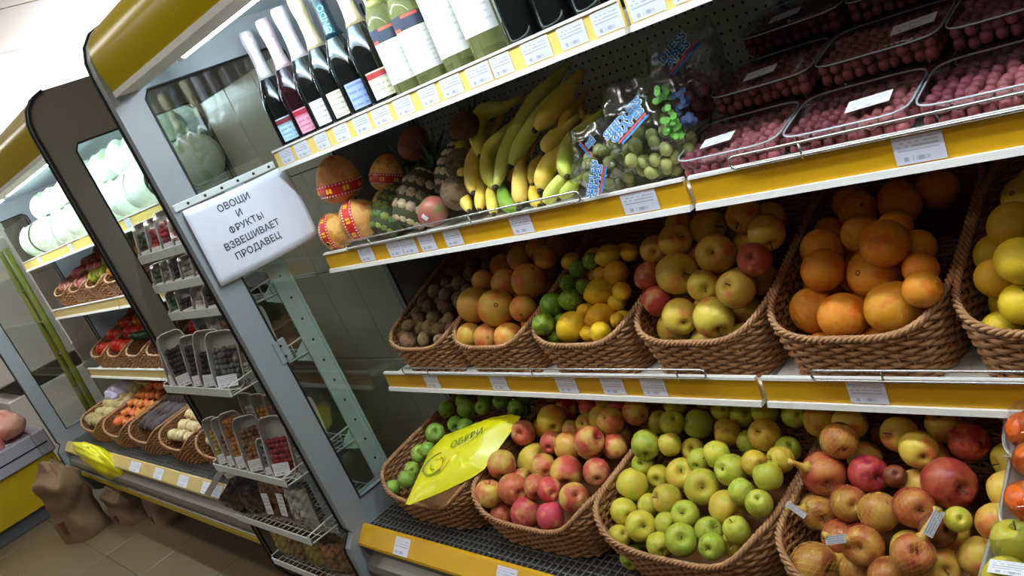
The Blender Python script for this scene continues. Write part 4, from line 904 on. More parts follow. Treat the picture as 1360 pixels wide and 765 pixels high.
sparkling(0.235, 0.060, foil_w, dark_glass, L_white, 'dark sparkling bottle with white foil and white label, third from left', 0.7)
sparkling(0.322, 0.060, foil_g, dark_glass, L_cream, 'dark sparkling bottle with pale gold foil and cream label, fourth from left', 0.7)
b5 = sparkling(0.412, 0.058, foil_t, dark_glass, L_lilac, 'dark sparkling bottle with dark foil, teal print and lilac label', 0.7)
tx = text_mesh('neck_print', 'ONDO', 0.022, teal_ink, b5, frame((0.003, -0.026, 0.243), (0, 0.12, 1), (0, -1, 0.2)))
sparkling(0.507, 0.058, foil_g, dark_glass, L_creamred, 'dark sparkling bottle with gold-white foil and cream red-topped label, sixth from left', 0.7)
# second row, seen between the necks
for x, f, w in ((0.17, foil_w, 'with white foil behind the pink-labelled one'), (0.455, foil_w, 'with white foil behind the lilac-labelled one')):
    sparkling(x, 0.165, f, dark_glass, L_white, 'sparkling bottle in the second row ' + w, 0.7)
L_big = labelmat('label_big_white', (242, 242, 240), (196, 198, 204), 9, False)
L_navy = plain('label_navy', (44, 52, 70), 0.5)
L_redband = plain('label_red_print', (196, 78, 52), 0.5)
def wine(x, y, rot, label, navy, glass=None, lab=None, lz=(0.045, 0.135)):
    t = thing('wine_bottle', label, 'bottle', (x, y, 1.4835), (0, 0, rot), 'wine bottles on the top shelf')
    WM_.obj('glass_body', glass or clear_wine, t, True)
    MB().lathe([(0.0150, 0.245), (0.0150, 0.300), (0.0160, 0.304), (0.0155, 0.315), (0.001, 0.316)], 18).obj('capsule', foil_g if not glass else foil_b, t, True)
    a = -PI / 2
    if lab is not None: band(0.0380, lz[0], lz[1], a - 1.25, a + 1.25, lab, 'paper_label', t)
    if navy:
        band(0.0380, 0.137, 0.165, a - 1.25, a + 1.25, L_navy, 'upper_label', t)
        band(0.0383, 0.135, 0.142, a - 1.2, a - 0.5, L_redband, 'red_mark', t)
        band(0.0383, 0.158, 0.164, a - 0.2, a + 0.8, L_redband, 'red_mark', t)
        MB().lathe([(0.001, 0.202), (0.0240, 0.212), (0.0175, 0.225), (0.001, 0.226)], 16).obj('shoulder_seal', plain('olive_foil', (120, 124, 60), 0.35), t, True)
    return t
wine(0.605, 0.055, 0.62, 'pale wine bottle with navy upper label and big white label, left of the navy pair', True, lab=L_big)
wine(0.690, 0.055, 0.62, 'pale wine bottle with navy upper label and big white label, right of the navy pair', True, lab=L_big)
wine(0.790, 0.055, 0.55, 'pale wine bottle with tall white label, left of the tall-labelled pair', False, lab=L_big, lz=(0.05, 0.19))
wine(0.880, 0.055, 0.55, 'pale wine bottle with tall white label, right of the tall-labelled pair', False, lab=L_big, lz=(0.065, 0.19))
for i, (x, y) in enumerate(((0.62, 0.165), (0.73, 0.165), (0.84, 0.165))):
    wine(x, y, 0.6, 'pale wine bottle in the second row, %s from left' % ORD[i], False, lab=L_big)
for i, x in enumerate((0.985, 1.070, 1.155, 1.24)):
    wine(x, 0.055, 0.5, 'dark red wine bottle at the top edge, %s from left' % ORD[i], False, dark_glass, L_lilac if i == 9 else None)

# ------------------------------------------------------------------ upper fruit shelf: pomelos, pineapples, mango, coconut
pom_m = fruitmat('pomelo_skin', (222, 166, 78), (206, 142, 62), (228, 180, 96), rough=0.4, bump=0.15, bscale=24)
wrap_red = plain('wrap_red', (208, 44, 34), 0.35, coat=0.3)
wrap_yellow = plain('wrap_print_yellow', (244, 196, 40), 0.5)
wrap_white = plain('wrap_print_white', (240, 232, 222), 0.5)
net_fine = plain('net_orange', (214, 96, 40), 0.5)
POMP = [(0.001, 1.06), (0.16, 1.05), (0.40, 0.96), (0.62, 0.78), (0.82, 0.48), (0.95, 0.16), (0.99, -0.12), (0.95, -0.42), (0.83, -0.67), (0.62, -0.85), (0.36, -0.94), (0.14, -0.95), (0.001, -0.93)]
PMESH = MB().lathe(POMP, 26).mesh('pomelo', pom_m, True)
bandm = MB()
zs = [-0.30, -0.18, -0.06, 0.06, 0.18, 0.28]
def prad(z):
    for (r0, z0), (r1, z1) in zip(POMP, POMP[1:]):
        if z1 <= z <= z0: return r0 + (r1 - r0) * (z - z0) / (z1 - z0)
    return 0.9
BZ0, BZ1 = -0.62, -0.04
bandm.lathe([(prad(BZ0) - 0.02, BZ0)] + [(prad(BZ0 + (BZ1 - BZ0) * k / 8) + 0.014, BZ0 + (BZ1 - BZ0) * k / 8) for k in range(9)] + [(prad(BZ1) - 0.02, BZ1)], 36)
BANDM = bandm.mesh('wrap_band', wrap_red, True)
dots = MB(); bars = MB()
for k in range(40):
    w = 2 * PI * k / 40
    for zz in (-0.56, -0.10):
        rz_ = prad(zz) + 0.014
        c = Vector((rz_ * math.cos(w), rz_ * math.sin(w), zz)); tt = Vector((-math.sin(w), math.cos(w), 0)); nn = Vector((math.cos(w), math.sin(w), 0))
        T = Matrix((tt, Vector((0, 0, 1)), nn)).transposed().to_4x4(); T.translation = c
        dots.box((-0.03, -0.03, -0.01), (0.03, 0.03, 0.012), T)
    if k % 5 in (1, 2):
        c = Vector(((prad(-0.33) + 0.016) * math.cos(w), (prad(-0.33) + 0.016) * math.sin(w), -0.33)); T = Matrix((tt, Vector((0, 0, 1)), nn)).transposed().to_4x4(); T.translation = c
        bars.box((-0.05, -0.10, -0.01), (0.05, 0.10, 0.012), T)
DOTM = dots.mesh('band_dots', wrap_white); BARM = bars.mesh('band_print', wrap_yellow)
emb = MB()
T = Matrix.Translation((0, -0.985, -0.33)) @ Matrix.Rotation(PI / 2 + 0.25, 4, 'X')
emb.lathe([(0.15, -0.01), (0.15, 0.015), (0.001, 0.016)], 16, T)
EMB = emb.mesh('round_emblem', wrap_yellow)
emb2 = MB(); emb2.lathe([(0.10, 0.0), (0.10, 0.022), (0.001, 0.023)], 12, T)
EMB2 = emb2.mesh('emblem_centre', plain('emblem_dark', (60, 40, 30), 0.6))
def pomelo(p, R, rot, label, wrapped=True):
    o = link('pomelo', PMESH, None, p, rot, R); tag(o, label, 'pomelo', 'red-wrapped pomelos')
    if wrapped:
        bnd = link('wrap_band', BANDM, o); tag(link('band_dots', DOTM, bnd), kind='stuff'); tag(link('band_print', BARM, bnd), kind='stuff')
        link('round_emblem', EMB, o); link('emblem_centre', EMB2, o)
    return o
pomelo((0.101, 0.085, 1.366), 0.064, aim(-RY * 1.0 + TOCAM * 0.25 - RX * 0.25, 2.6), 'biggest golden pomelo with red wrap round its lower part, on top of two others')
pomelo((0.045, 0.048, 1.237), 0.053, aim(RX * 0.9 - RY * 0.25 + TOCAM * 0.35, 0.9), 'golden pomelo in red wrap at the left end of the shelf')
pomelo((0.152, 0.065, 1.250), 0.057, aim(RX * 0.95 - RY * 0.3 + TOCAM * 0.15, 3.4), 'golden pomelo with red band and round emblem beside the pineapples')
pomelo((0.215, 0.165, 1.330), 0.050, aim((0.2, 0.5, 1), 2.0), 'shaded pomelo with red band behind the front ones')
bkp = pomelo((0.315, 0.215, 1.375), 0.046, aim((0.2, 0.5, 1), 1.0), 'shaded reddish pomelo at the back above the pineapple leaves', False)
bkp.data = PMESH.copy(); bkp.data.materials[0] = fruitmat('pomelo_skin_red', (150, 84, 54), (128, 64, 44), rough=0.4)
pomelo((0.10, 0.20, 1.233), 0.055, aim((0.2, 0.3, 1), 1.0), 'shaded pomelo at the back, under the two upper wrapped ones')
pomelo((0.245, 0.285, 1.235), 0.055, aim((0.2, 0.3, 1), 1.9), 'shaded pomelo at the back, behind the green pineapple', False)

pine_body = plain('pineapple_groove', (66, 66, 38), 0.8)
eye_br = fruitmat('pineapple_eye_brown', (168, 148, 112), (134, 114, 80), (190, 172, 138), rough=0.6, scale=3, val=0.25)
eye_gr = fruitmat('pineapple_eye_green', (104, 128, 66), (138, 132, 58), (84, 104, 54), rough=0.6, scale=3, val=0.25)
leaf_m = fruitmat('pineapple_leaf', (70, 92, 56), (88, 108, 70), (60, 78, 46), rough=0.5, scale=3)
def pineapple(p, R, L_, axis, eye_mat, label, leaves=26):
    """body from base (behind the axis) to crown, axis points to the crown"""
    t = thing('pineapple', label, 'pineapple', p, aim(axis), 'pineapples')
    prof = [(0.001, -L_ / 2), (R * 0.55, -L_ / 2), (R * 0.85, -L_ * 0.40), (R * 0.97, -L_ * 0.2), (R * 0.98, 0), (R * 0.92, L_ * 0.2), (R * 0.76, L_ * 0.38), (R * 0.4, L_ / 2), (0.001, L_ / 2)]
    MB().lathe(prof, 24).obj('body', pine_body, t, True)
    def rad(z):
        for (r0, z0), (r1, z1) in zip(prof, prof[1:]):
            if z0 <= z <= z1: return r0 + (r1 - r0) * (z - z0) / (z1 - z0 + 1e-9)
        return R * 0.3
    e = MB()
    s_ = R * 0.285
    hexv = [(s_ * math.cos(PI / 3 * k), s_ * 0.92 * math.sin(PI / 3 * k), 0) for k in range(6)] + [(s_ * 0.72 * math.cos(PI / 3 * k), s_ * 0.66 * math.sin(PI / 3 * k), s_ * 0.26) for k in range(6)] + [(0, -s_ * 0.25, s_ * 0.50)]
    fs = [(k, (k + 1) % 6, 6 + (k + 1) % 6, 6 + k) for k in range(6)] + [(6 + k, 6 + (k + 1) % 6, 12) for k in range(6)]
    e.add(hexv, fs)
    em = e.mesh('eye', eye_mat)
    nr = int(L_ * 0.92 / (s_ * 1.55)); cnt = 12
    for j in range(nr):
        z = -L_ * 0.45 + L_ * 0.90 * j / (nr - 1)
        for k in range(cnt):
            w = 2 * PI * (k + (j % 2) * 0.5) / cnt
            r = rad(z); slope = (rad(z + 0.004) - rad(z - 0.004)) / 0.008
            n_ = Vector((math.cos(w), math.sin(w), -slope)).normalized()
            tt = Vector((-math.sin(w), math.cos(w), 0)); b = n_.cross(tt)
            m = Matrix((tt, b, n_)).transposed()
            o = link('eye', em, t, (r * 0.97 * math.cos(w), r * 0.97 * math.sin(w), z), m.to_euler(), (min(1.0, r / R * 1.04),) * 3)
    lf = MB()
    def lfn(u, v):
        wd = 0.013 * (1 - v) ** 0.8 * (1 if v < 0.97 else 0.2)
        return ((u - 0.5) * 2 * wd, 0.12 * v * v * 0.6 - 0.006 * (1 - abs(u - 0.5) * 2) * (1 - v), 0.13 * v - 0.01 * v * v)
    lf.grid(lfn, 2, 7)
    lm = lf.mesh('leaf', leaf_m, True)
    for k in range(leaves):
        w = k * 2.399
        ring = k / leaves
        o = link('leaf', lm, t, (0.016 * (1 - ring) * math.cos(w), 0.016 * (1 - ring) * math.sin(w), L_ / 2 - 0.006 + 0.02 * ring), Euler((0.75 * (1 - ring) + 0.05, 0, 0)), 0.75 + 0.4 * ring * (1 - ring) * 2)
        o.rotation_euler = (Matrix.Rotation(w + PI / 2, 3, 'Z') @ Matrix.Rotation(-(0.8 * (1 - ring)), 3, 'X')).to_euler()
        o.data = lm
    return t
pineapple((0.352, 0.125, 1.252), 0.055, 0.155, (0.22, 0.72, 0.66), eye_br, 'brown pineapple lying base outward, in front of the others')
pineapple((0.236, 0.120, 1.243), 0.050, 0.15, (0.15, 0.80, 0.58), eye_gr, 'green pineapple beside the red-wrapped pomelos')
pineapple((0.475, 0.190, 1.295), 0.046, 0.14, (0.22, 0.75, 0.62), eye_br, 'shaded brown pineapple behind the front one')
pineapple((0.40, 0.27, 1.245), 0.05, 0.14, (0.3, 0.9, 0.3), eye_br, 'dark pineapple at the back, under the shaded one', 18)
mango_m = fruitmat('mango_skin', (176, 96, 84), (112, 124, 62), (158, 104, 76), rough=0.35, scale=0.9, sharp=(0.4, 0.62))
mm = MB().lathe([(max(1e-3, math.sin(PI * i / 12)) * (1 - 0.12 * math.cos(PI * i / 12)), -1.2 * math.cos(PI * i / 12)) for i in range(13)], 20).mesh('mango', mango_m, True)
mg = link('mango', mm, None, (0.470, 0.062, 1.222), aim((0.9, 0.3, 0.35)), 0.036); tag(mg, 'red-green mango with white stickers in front of the coconut', 'mango')
st1 = plain('sticker_white', (226, 226, 228), 0.4)
def sticker(parent_p, d, R, sx, sy, tilt, parent, mat=None):
    d = Vector(d).normalized(); ux = (RX * math.cos(tilt) + RY * math.sin(tilt)); ux = (ux - d * ux.dot(d)).normalized(); uy = d.cross(ux)
    mb = MB(); me = None
    def fn(u, v):
        q = d * R + ux * (u - 0.5) * sx + uy * (v - 0.5) * sy
        return q.normalized() * R * 1.012
    mb.grid(fn, 4, 4)
    inv = parent.matrix_basis.to_3x3().inverted() if parent else None
    o = mb.mesh('sticker', mat or st1, True)
    T = parent.matrix_basis.copy(); T.translation = (0, 0, 0)
    o.transform(T.inverted())
    return link('sticker', o, parent)
bpy.context.view_layer.update()
sticker(None, TOCAM + RX * 0.1 - RY * 0.1, 0.0375, 0.022, 0.018, 0.7, mg)
sticker(None, TOCAM - RX * 0.55 + RY * 0.55, 0.0365, 0.018, 0.012, 0.6, mg)
coco_m = fruitmat('coconut_husk', (128, 98, 72), (104, 78, 56), (146, 116, 88), rough=0.9, bump=0.7, bscale=18)
cm_ = MB().sphere((0, 0, 0), 1, 20, 13, (1, 1, 1.08)).mesh('coconut', coco_m, True)
c1 = link('coconut', cm_, None, (0.560, 0.085, 1.247), (0.4, 0.2, 0), 0.040); tag(c1, 'brown coconut with white sticker beside the bananas', 'coconut', 'coconuts')
c2 = link('coconut', cm_, None, (0.53, 0.155, 1.300), (0.1, 0.9, 0), 0.038); tag(c2, 'shaded brown coconut behind, above the front coconut', 'coconut', 'coconuts')
c3 = link('coconut', cm_, None, (0.545, 0.20, 1.220), (0.1, 0.9, 1), 0.040); tag(c3, 'dark brown coconut at the back of the shelf under the shaded one', 'coconut', 'coconuts')
bpy.context.view_layer.update()
sticker(None, TOCAM - RY * 0.75 - RX * 0.2, 0.0405, 0.03, 0.010, -0.6, c1)
mm2 = mm.copy(); mm2.materials[0] = fruitmat('shaded_mango_skin', (92, 44, 36), (72, 50, 34), rough=0.4)  # darker copy of the mango skin, shade put into its colour
rf = link('mango', mm2, None, (0.585, 0.165, 1.382), aim((0.3, 0.9, 0.2)), 0.033); tag(rf, 'reddish mango, skin darkened for shade, high at the back left of the bananas', 'mango')

# ------------------------------------------------------------------ bananas
ban_y = fruitmat('banana_yellow', (222, 196, 66), (208, 184, 72), (228, 206, 96), rough=0.42, scale=10, spots=0.15, val=0.08)
ban_g = fruitmat('banana_greenish', (196, 198, 84), (176, 190, 76), (206, 206, 104), rough=0.42, scale=10, val=0.08)
ban_gg = fruitmat('banana_green', (122, 150, 52), (104, 136, 46), rough=0.42, scale=10)
ban_o = fruitmat('banana_amber', (196, 150, 46), (176, 136, 50), rough=0.42, scale=10, spots=0.2)
tip_m = plain('banana_tip', (48, 36, 22), 0.8)
BANM = {'y': ban_y, 'g': ban_g, 'gg': ban_gg, 'o': ban_o}
BAN = {'A': [([(0.643, 0.252, 1.384), (0.568, 0.255, 1.387), (0.565, 0.215, 1.356), (0.62, 0.146, 1.305)], 0.0216, 'y'), ([(0.514, 0.235, 1.36), (0.51, 0.19, 1.326), (0.535, 0.149, 1.295), (0.568, 0.12, 1.273)], 0.017, 'y'), ([(0.576, 0.173, 1.316), (0.596, 0.123, 1.279), (0.631, 0.073, 1.241)], 0.0204, 'y'), ([(0.55, 0.13, 1.269), (0.573, 0.092, 1.24), (0.616, 0.051, 1.208)], 0.0153, 'y'), ([(0.621, 0.114, 1.253), (0.637, 0.086, 1.232), (0.653, 0.051, 1.205)], 0.0149, 'y')], 'B': [([(0.664, 0.201, 1.333), (0.634, 0.167, 1.308), (0.651, 0.121, 1.274), (0.7, 0.078, 1.241)], 0.0184, 'y'), ([(0.81, 0.28, 1.405), (0.752, 0.227, 1.365), (0.72, 0.149, 1.307), (0.721, 0.066, 1.245)], 0.02, 'g'), ([(0.845, 0.243, 1.377), (0.795, 0.192, 1.339), (0.766, 0.148, 1.306), (0.75, 0.104, 1.273)], 0.0199, 'g'), ([(0.889, 0.223, 1.381), (0.863, 0.188, 1.355), (0.818, 0.15, 1.326)], 0.0218, 'y'), ([(0.763, 0.121, 1.266), (0.782, 0.074, 1.231), (0.803, 0.036, 1.202)], 0.0183, 'y'), ([(0.667, 0.097, 1.237), (0.683, 0.071, 1.216), (0.707, 0.039, 1.192)], 0.0146, 'y'), ([(0.704, 0.092, 1.232), (0.744, 0.055, 1.203), (0.787, 0.04, 1.191)], 0.0164, 'gg')], 'C': [([(0.89, 0.208, 1.337), (0.878, 0.182, 1.318), (0.884, 0.151, 1.295)], 0.0159, 'o'), ([(0.896, 0.141, 1.307), (0.872, 0.124, 1.295), (0.856, 0.107, 1.282)], 0.0185, 'y'), ([(0.89, 0.135, 1.275), (0.855, 0.098, 1.248), (0.856, 0.056, 1.216)], 0.0207, 'y'), ([(0.958, 0.152, 1.302), (0.919, 0.125, 1.282), (0.919, 0.087, 1.253), (0.941, 0.057, 1.231)], 0.017, 'g'), ([(0.922, 0.082, 1.228), (0.895, 0.06, 1.212), (0.876, 0.033, 1.192)], 0.0161, 'g'), ([(0.945, 0.07, 1.212), (0.933, 0.061, 1.205), (0.912, 0.045, 1.193)], 0.0139, 'g'), ([(0.81, 0.137, 1.264), (0.799, 0.115, 1.248), (0.811, 0.085, 1.225)], 0.0141, 'o'), ([(0.808, 0.084, 1.217), (0.824, 0.062, 1.201), (0.845, 0.045, 1.187)], 0.0138, 'y')]}
def spline(P, n):
    P = [Vector(p) for p in P]; Q = [P[0] * 2 - P[1]] + P + [P[-1] * 2 - P[-2]]; out = []
    for s in range(len(P) - 1):
        a, b, c, d = Q[s:s + 4]
        for i in range(n):
            t = i / n
            out.append(0.5 * ((2 * b) + (c - a) * t + (2 * a - 5 * b + 4 * c - d) * t * t + (3 * b - a - 3 * c + d) * t ** 3))
    return out + [P[-1]]
def banana(P, R, k, parent, base):
    sp = spline(P, 8); m = len(sp)
    # lengthen hidden stem end
    st = (sp[0] - sp[1]).normalized()
    stem_dir = (st + Vector((0.1, 0.8, 0.15))).normalized()
    pts = [sp[0] + stem_dir * 0.045, sp[0] + stem_dir * 0.02] + sp
    rr = [R * 0.36, R * 0.45]
    for i in range(m):
        t = i / (m - 1)
        r = R * min(1.0, 0.62 + 1.6 * t) if t < 0.3 else R * (1.0 if t < 0.72 else (1 - ((t - 0.72) / 0.28) ** 1.7 * 0.62))
        rr.append(r)
    mb = MB([0, 0, 0]); mb.off = base
    # five-sided rounded section
    n = 15; up = None; vs = []; M_ = len(pts)
    for i in range(M_):
        t = (pts[min(i + 1, M_ - 1)] - pts[max(i - 1, 0)]).normalized()
        up = up or Vector((0.2, -0.6, 0.8))
        a = t.cross(up).normalized(); b = a.cross(t).normalized(); up = b
        for q in range(n):
            w = 2 * PI * q / n
            f = 1 + 0.055 * math.cos(5 * w)
            vs.append(pts[i] + (a * math.cos(w) + b * math.sin(w)) * rr[i] * f)
    fs = [(i * n + q, i * n + (q + 1) % n, (i + 1) * n + (q + 1) % n, (i + 1) * n + q) for i in range(M_ - 1) for q in range(n)]
    fs += [tuple(range(n))[::-1], tuple((M_ - 1) * n + q for q in range(n))]
    mb.add(vs, fs)
    o = mb.obj('banana', BANM[k], parent, True)
    e = sp[-1]; d = (sp[-1] - sp[-2]).normalized()
    tb = MB(); tb.off = base
    tb.tube([e - d * 0.002, e + d * 0.004, e + d * 0.009], [rr[-1] * 1.0, R * 0.30, R * 0.22], 9).obj('blossom_tip', tip_m, o, True)
    return o
for bk, lab in (('A', 'yellow banana hand, left of three, with tips hanging over the coconut side'), ('B', 'long greenish-yellow banana hand in the middle of three'), ('C', 'banana hand on the right of three, half behind the grape bag')):
    base = Vector(BAN[bk][0][0][0])
    t = thing('banana_hand', lab, 'bananas', base, group='banana hands')
    cr = MB(); cr.off = base
    for P, R, k in BAN[bk]:
        banana(P, R, k, t, base)
    ends = [Vector(P[0]) for P, R, k in BAN[bk]]
    c = sum(ends, Vector()) / len(ends) + Vector((0.02, 0.07, 0.03))
    for e in ends: cr.tube([e + Vector((0, 0.03, 0.005)), (e + c) / 2 + Vector((0, 0.01, 0.01)), c], [0.007, 0.008, 0.012], 7)
    cr.obj('crown', ban_o, t, True)

# ------------------------------------------------------------------ bagged grapes
bag_film = film('bag_film', (236, 240, 242), 0.74, 0.16)
grape_g = fruitmat('grape_green', (172, 170, 106), (184, 176, 122), (158, 160, 92), rough=0.25, scale=2, val=0.2)
grape_r = fruitmat('grape_red', (150, 74, 84), (122, 54, 68), (168, 94, 98), rough=0.3, scale=2, val=0.1, hue=0.006)
blue_ink = plain('print_blue', (28, 110, 176), 0.5)
white_ink = plain('print_white', (234, 240, 244), 0.5)
red_ink = plain('print_red', (206, 56, 70), 0.5)
green_ink = plain('print_green', (84, 146, 40), 0.5)
navy_ink = plain('print_navy', (28, 52, 92), 0.5)
def noise3(p, s):
    return math.sin(p[0] * s + 1.3) * math.cos(p[1] * s * 1.3 + 0.4) + math.sin(p[2] * s * 0.9 + p[0] * s * 0.5) * 0.7
def grape_cluster(name, mat, c, dims, n, r, seed, label, group):
    rg = random.Random(seed)
    mb = MB(); pts = []
    tries = 0
    while len(pts) < n and tries < 6000:
        tries += 1
        v = Vector((rg.gauss(0, 1), rg.gauss(0, 1), rg.gauss(0, 1))).normalized() * rg.uniform(0.55, 1) ** 0.5
        q = Vector((v.x * dims[0], v.y * dims[1], v.z * dims[2]))
        if all((q - o_).length > r * 1.55 for o_ in pts): pts.append(q)
    for q in pts: mb.sphere(q, r * rg.uniform(0.9, 1.08), 10, 7, (1, 1, 1.12))
    t = thing(name, label, 'grapes', c, group=group)
    o = mb.obj('grapes', mat, t, True); o['kind'] = 'stuff'
    MB().tube([(0, 0, -dims[2] * 0.6), (0.006, 0.004, dims[2] * 0.5), (0.0, 0.012, dims[2] * 1.15)], 0.0025, 6).obj('stalk', stem_m, t, True)
    return t
grape_cluster('grape_bunch', grape_g, (1.055, 0.055, 1.226), (0.052, 0.045, 0.045), 34, 0.0125, 3, 'pale green grapes in the front left printed bag', 'bagged grapes')
grape_cluster('grape_bunch', grape_g, (1.165, 0.085, 1.236), (0.068, 0.07, 0.052), 60, 0.0125, 5, 'pale green grapes in the large middle printed bag', 'bagged grapes')
grape_cluster('grape_bunch', grape_r, (1.195, 0.185, 1.295), (0.05, 0.05, 0.04), 34, 0.0115, 8, 'dull red grapes at the back of the printed bags', 'bagged grapes')
grape_cluster('grape_bunch', grape_g, (1.08, 0.20, 1.25), (0.08, 0.07, 0.06), 60, 0.0125, 15, 'green grapes behind the two front printed bags', 'bagged grapes')
def grape_bag(name, c, dims, flare, seed, label):
    t = thing('printed_grape_bag', label, 'plastic bag', c, group='printed grape bags')
    mb = MB()
    def fn(u, v):
        w = 2 * PI * u
        ph = PI * (0.06 + 0.80 * v)
        r = math.sin(ph); z = -math.cos(ph)
        if v > 0.7: r += flare * (v - 0.7) / 0.3
        q = Vector((dims[0] * r * math.cos(w), dims[1] * r * math.sin(w), dims[2] * z * (1.0 if v < 0.7 else 1 + (v - 0.7) * 1.6)))
        k = noise3((q.x + seed, q.y, q.z), 60) * 0.0045 + noise3((q.y, q.z + seed, q.x), 150) * 0.0034
        return q + q.normalized() * k
    mb.grid(fn, 48, 28)
    o = mb.obj('film', bag_film, t, True)
    return t
def printed(parent, pts, body, size, with_stripes=True, lines=2):
    """flat print lying on the bag: pts = centre, baseline direction, normal (world)"""
    c, ux, n = pts
    base = Vector(parent.location)
    T = frame(Vector(c) - base, ux, n)
    T2 = T.copy(); T2.translation = T.translation - Vector(n).normalized() * 0.0008
    text_mesh('print_outline', body, size, white_ink, parent, T2, 0.0001, size * 0.075, spacing=0.72)
    T3 = T.copy(); T3.translation = T.translation + Vector(n).normalized() * 0.0006
    text_mesh('print_letters', body, size, blue_ink, parent, T3, 0.0001, size * 0.012, spacing=0.72)
    if with_stripes:
        w = size * 3.4
        MB().box((-w * 0.42, -size * 1.02, 0), (w * 0.5, -size * 0.86, 0.0005), T).obj('stripe', red_ink, parent)
        MB().box((-w * 0.36, -size * 1.30, 0), (w * 0.5, -size * 1.08, 0.0005), T).obj('stripe', blue_ink, parent)
NB = Vector((0.15, -0.8, 0.55))
g2 = grape_bag('a', (1.150, 0.105, 1.262), (0.094, 0.094, 0.082), 0.25, 1.0, 'large clear grape bag printed with blue words, in the middle of the grape bags')
printed(g2, ((1.158, 0.016, 1.310), (0.081, 0.046, 0.044), (0.12, -0.85, 0.5)), 'SEEDLESS\nGRAPES', 0.0225)
# printed bunch of grapes: green leaves and dark blue berries
lf = MB(); bl = MB()
rg = random.Random(4)
for k in range(46):
    c = Vector((1.232 + rg.uniform(-0.012, 0.012), 0.040 + rg.uniform(-0.01, 0.012), 1.300 + rg.uniform(-0.045, 0.045))) - Vector(g2.location)
    lf.lathe([(0.0062, 0.0), (0.0062, 0.0003), (0.0005, 0.0004)], 6, frame(c, (1, 0.4, 0.2), (0.25, -0.85, 0.45)))
for k in range(34):
    c = Vector((1.256 + rg.uniform(-0.012, 0.012), 0.050 + rg.uniform(-0.008, 0.008), 1.298 + rg.uniform(-0.03, 0.034))) - Vector(g2.location)
    bl.lathe([(0.0052, 0.0), (0.0052, 0.0003), (0.0005, 0.0004)], 8, frame(c, (1, 0.4, 0.2), (0.25, -0.85, 0.45)))
lf.obj('printed_leaf', green_ink, g2); bl.obj('printed_berries', navy_ink, g2)
g1 = grape_bag('b', (1.050, 0.055, 1.238), (0.066, 0.056, 0.060), 0.25, 2.0, 'small clear grape bag with steep blue lettering, nearest the bananas')
printed(g1, ((1.062, -0.005, 1.226), (0.022, 0.022, 0.05), (0.15, -0.9, 0.3)), 'SEEDLESS\nGRAPES', 0.017)
printed(g1, ((1.060, 0.022, 1.290), (0.03, -0.02, -0.03), (0.15, -0.8, 0.5)), 'GR\nSE', 0.014)
g3 = grape_bag('c', (1.190, 0.205, 1.315), (0.075, 0.075, 0.07), 0.4, 3.0, 'clear grape bag standing behind, its blue words cut off at the fold')
printed(g3, ((1.228, 0.125, 1.385), (0.081, 0.046, 0.052), (0.12, -0.85, 0.5)), 'DLESS\nAPES', 0.024)

# ------------------------------------------------------------------ boxed red grapes
box_film = film('punnet_plastic', (236, 240, 240), 0.88, 0.06)
rg = random.Random(21)
gm = MB()
for j in range(7):
    for i in range(10):
        for l in range(2):
            gm.sphere((-0.080 + 0.0178 * i + rg.uniform(-.003, .003), -0.052 + 0.0172 * j + rg.uniform(-.003, .003), 0.012 + 0.017 * l + rg.uniform(-.002, .003) + 0.004), rg.uniform(0.0088, 0.0105), 8, 6, (1, 1, 1.1))
GRM = gm.mesh('grapes', grape_r, True)
pb = MB()
w2, d2, hh = 0.094, 0.064, 0.046
def pr(u, z, f):  # rounded rectangle point
    a = 2 * PI * u; c, s_ = math.cos(a), math.sin(a)
    return (w2 * f * math.copysign(abs(c) ** 0.35, c), d2 * f * math.copysign(abs(s_) ** 0.35, s_), z)
pb.grid(lambda u, v: pr(u, hh * v, 0.9 + 0.09 * v), 40, 3)
pb.add([pr(k / 40, 0.0, 0.9) for k in range(40)], [tuple(range(40))])
PBM = pb.mesh('tray', box_film, True, 0.5)
pl_ = MB()
pl_.grid(lambda u, v: pr(u, hh + (0.0 if v < 0.3 else 0.006), (1.03, 1.03, 0.95, 0.94)[min(3, int(v * 3 + 0.5))]), 40, 3)
pl_.add([pr(k / 40, hh + 0.006, 0.94) for k in range(40)], [tuple(range(40))])
PLM = pl_.mesh('lid', box_film, True, 0.5)
plr = MB().tube([pr(k / 40, hh, 1.02) for k in range(40)], 0.0016, 5, closed=True)
PRM = plr.mesh('lid_rim', plain('clear_rim', (206, 212, 216), 0.15), True)
LAYOUT = []
cols = (1.322, 1.520, 1.718, 1.916)
for ci, cx in enumerate(cols):
    for row, (yy, n) in enumerate(((0.085, 1), (0.222, 2), (0.360, 3))):
        for k in range(n): LAYOUT.append((cx + (0.012 * row), yy, 1.1855 + 0.0545 * k + 0.010 * row, ci, row, k, n))
stk = {(0, 0): (-0.02, -0.03, 0.055, 0.03), (1, 0): (0.035, -0.025, 0.062, 0.034), (2, 0): (0.08, -0.01, 0.05, 0.03), (0, 1): (0.0, -0.03, 0.055, 0.03), (1, 1): (0.055, -0.02, 0.062, 0.034), (1, 2): (0.02, 0.0, 0.06, 0.032), (2, 2): (0.05, 0.0, 0.05, 0.03), (0, 2): (-0.01, -0.03, 0.055, 0.03)}
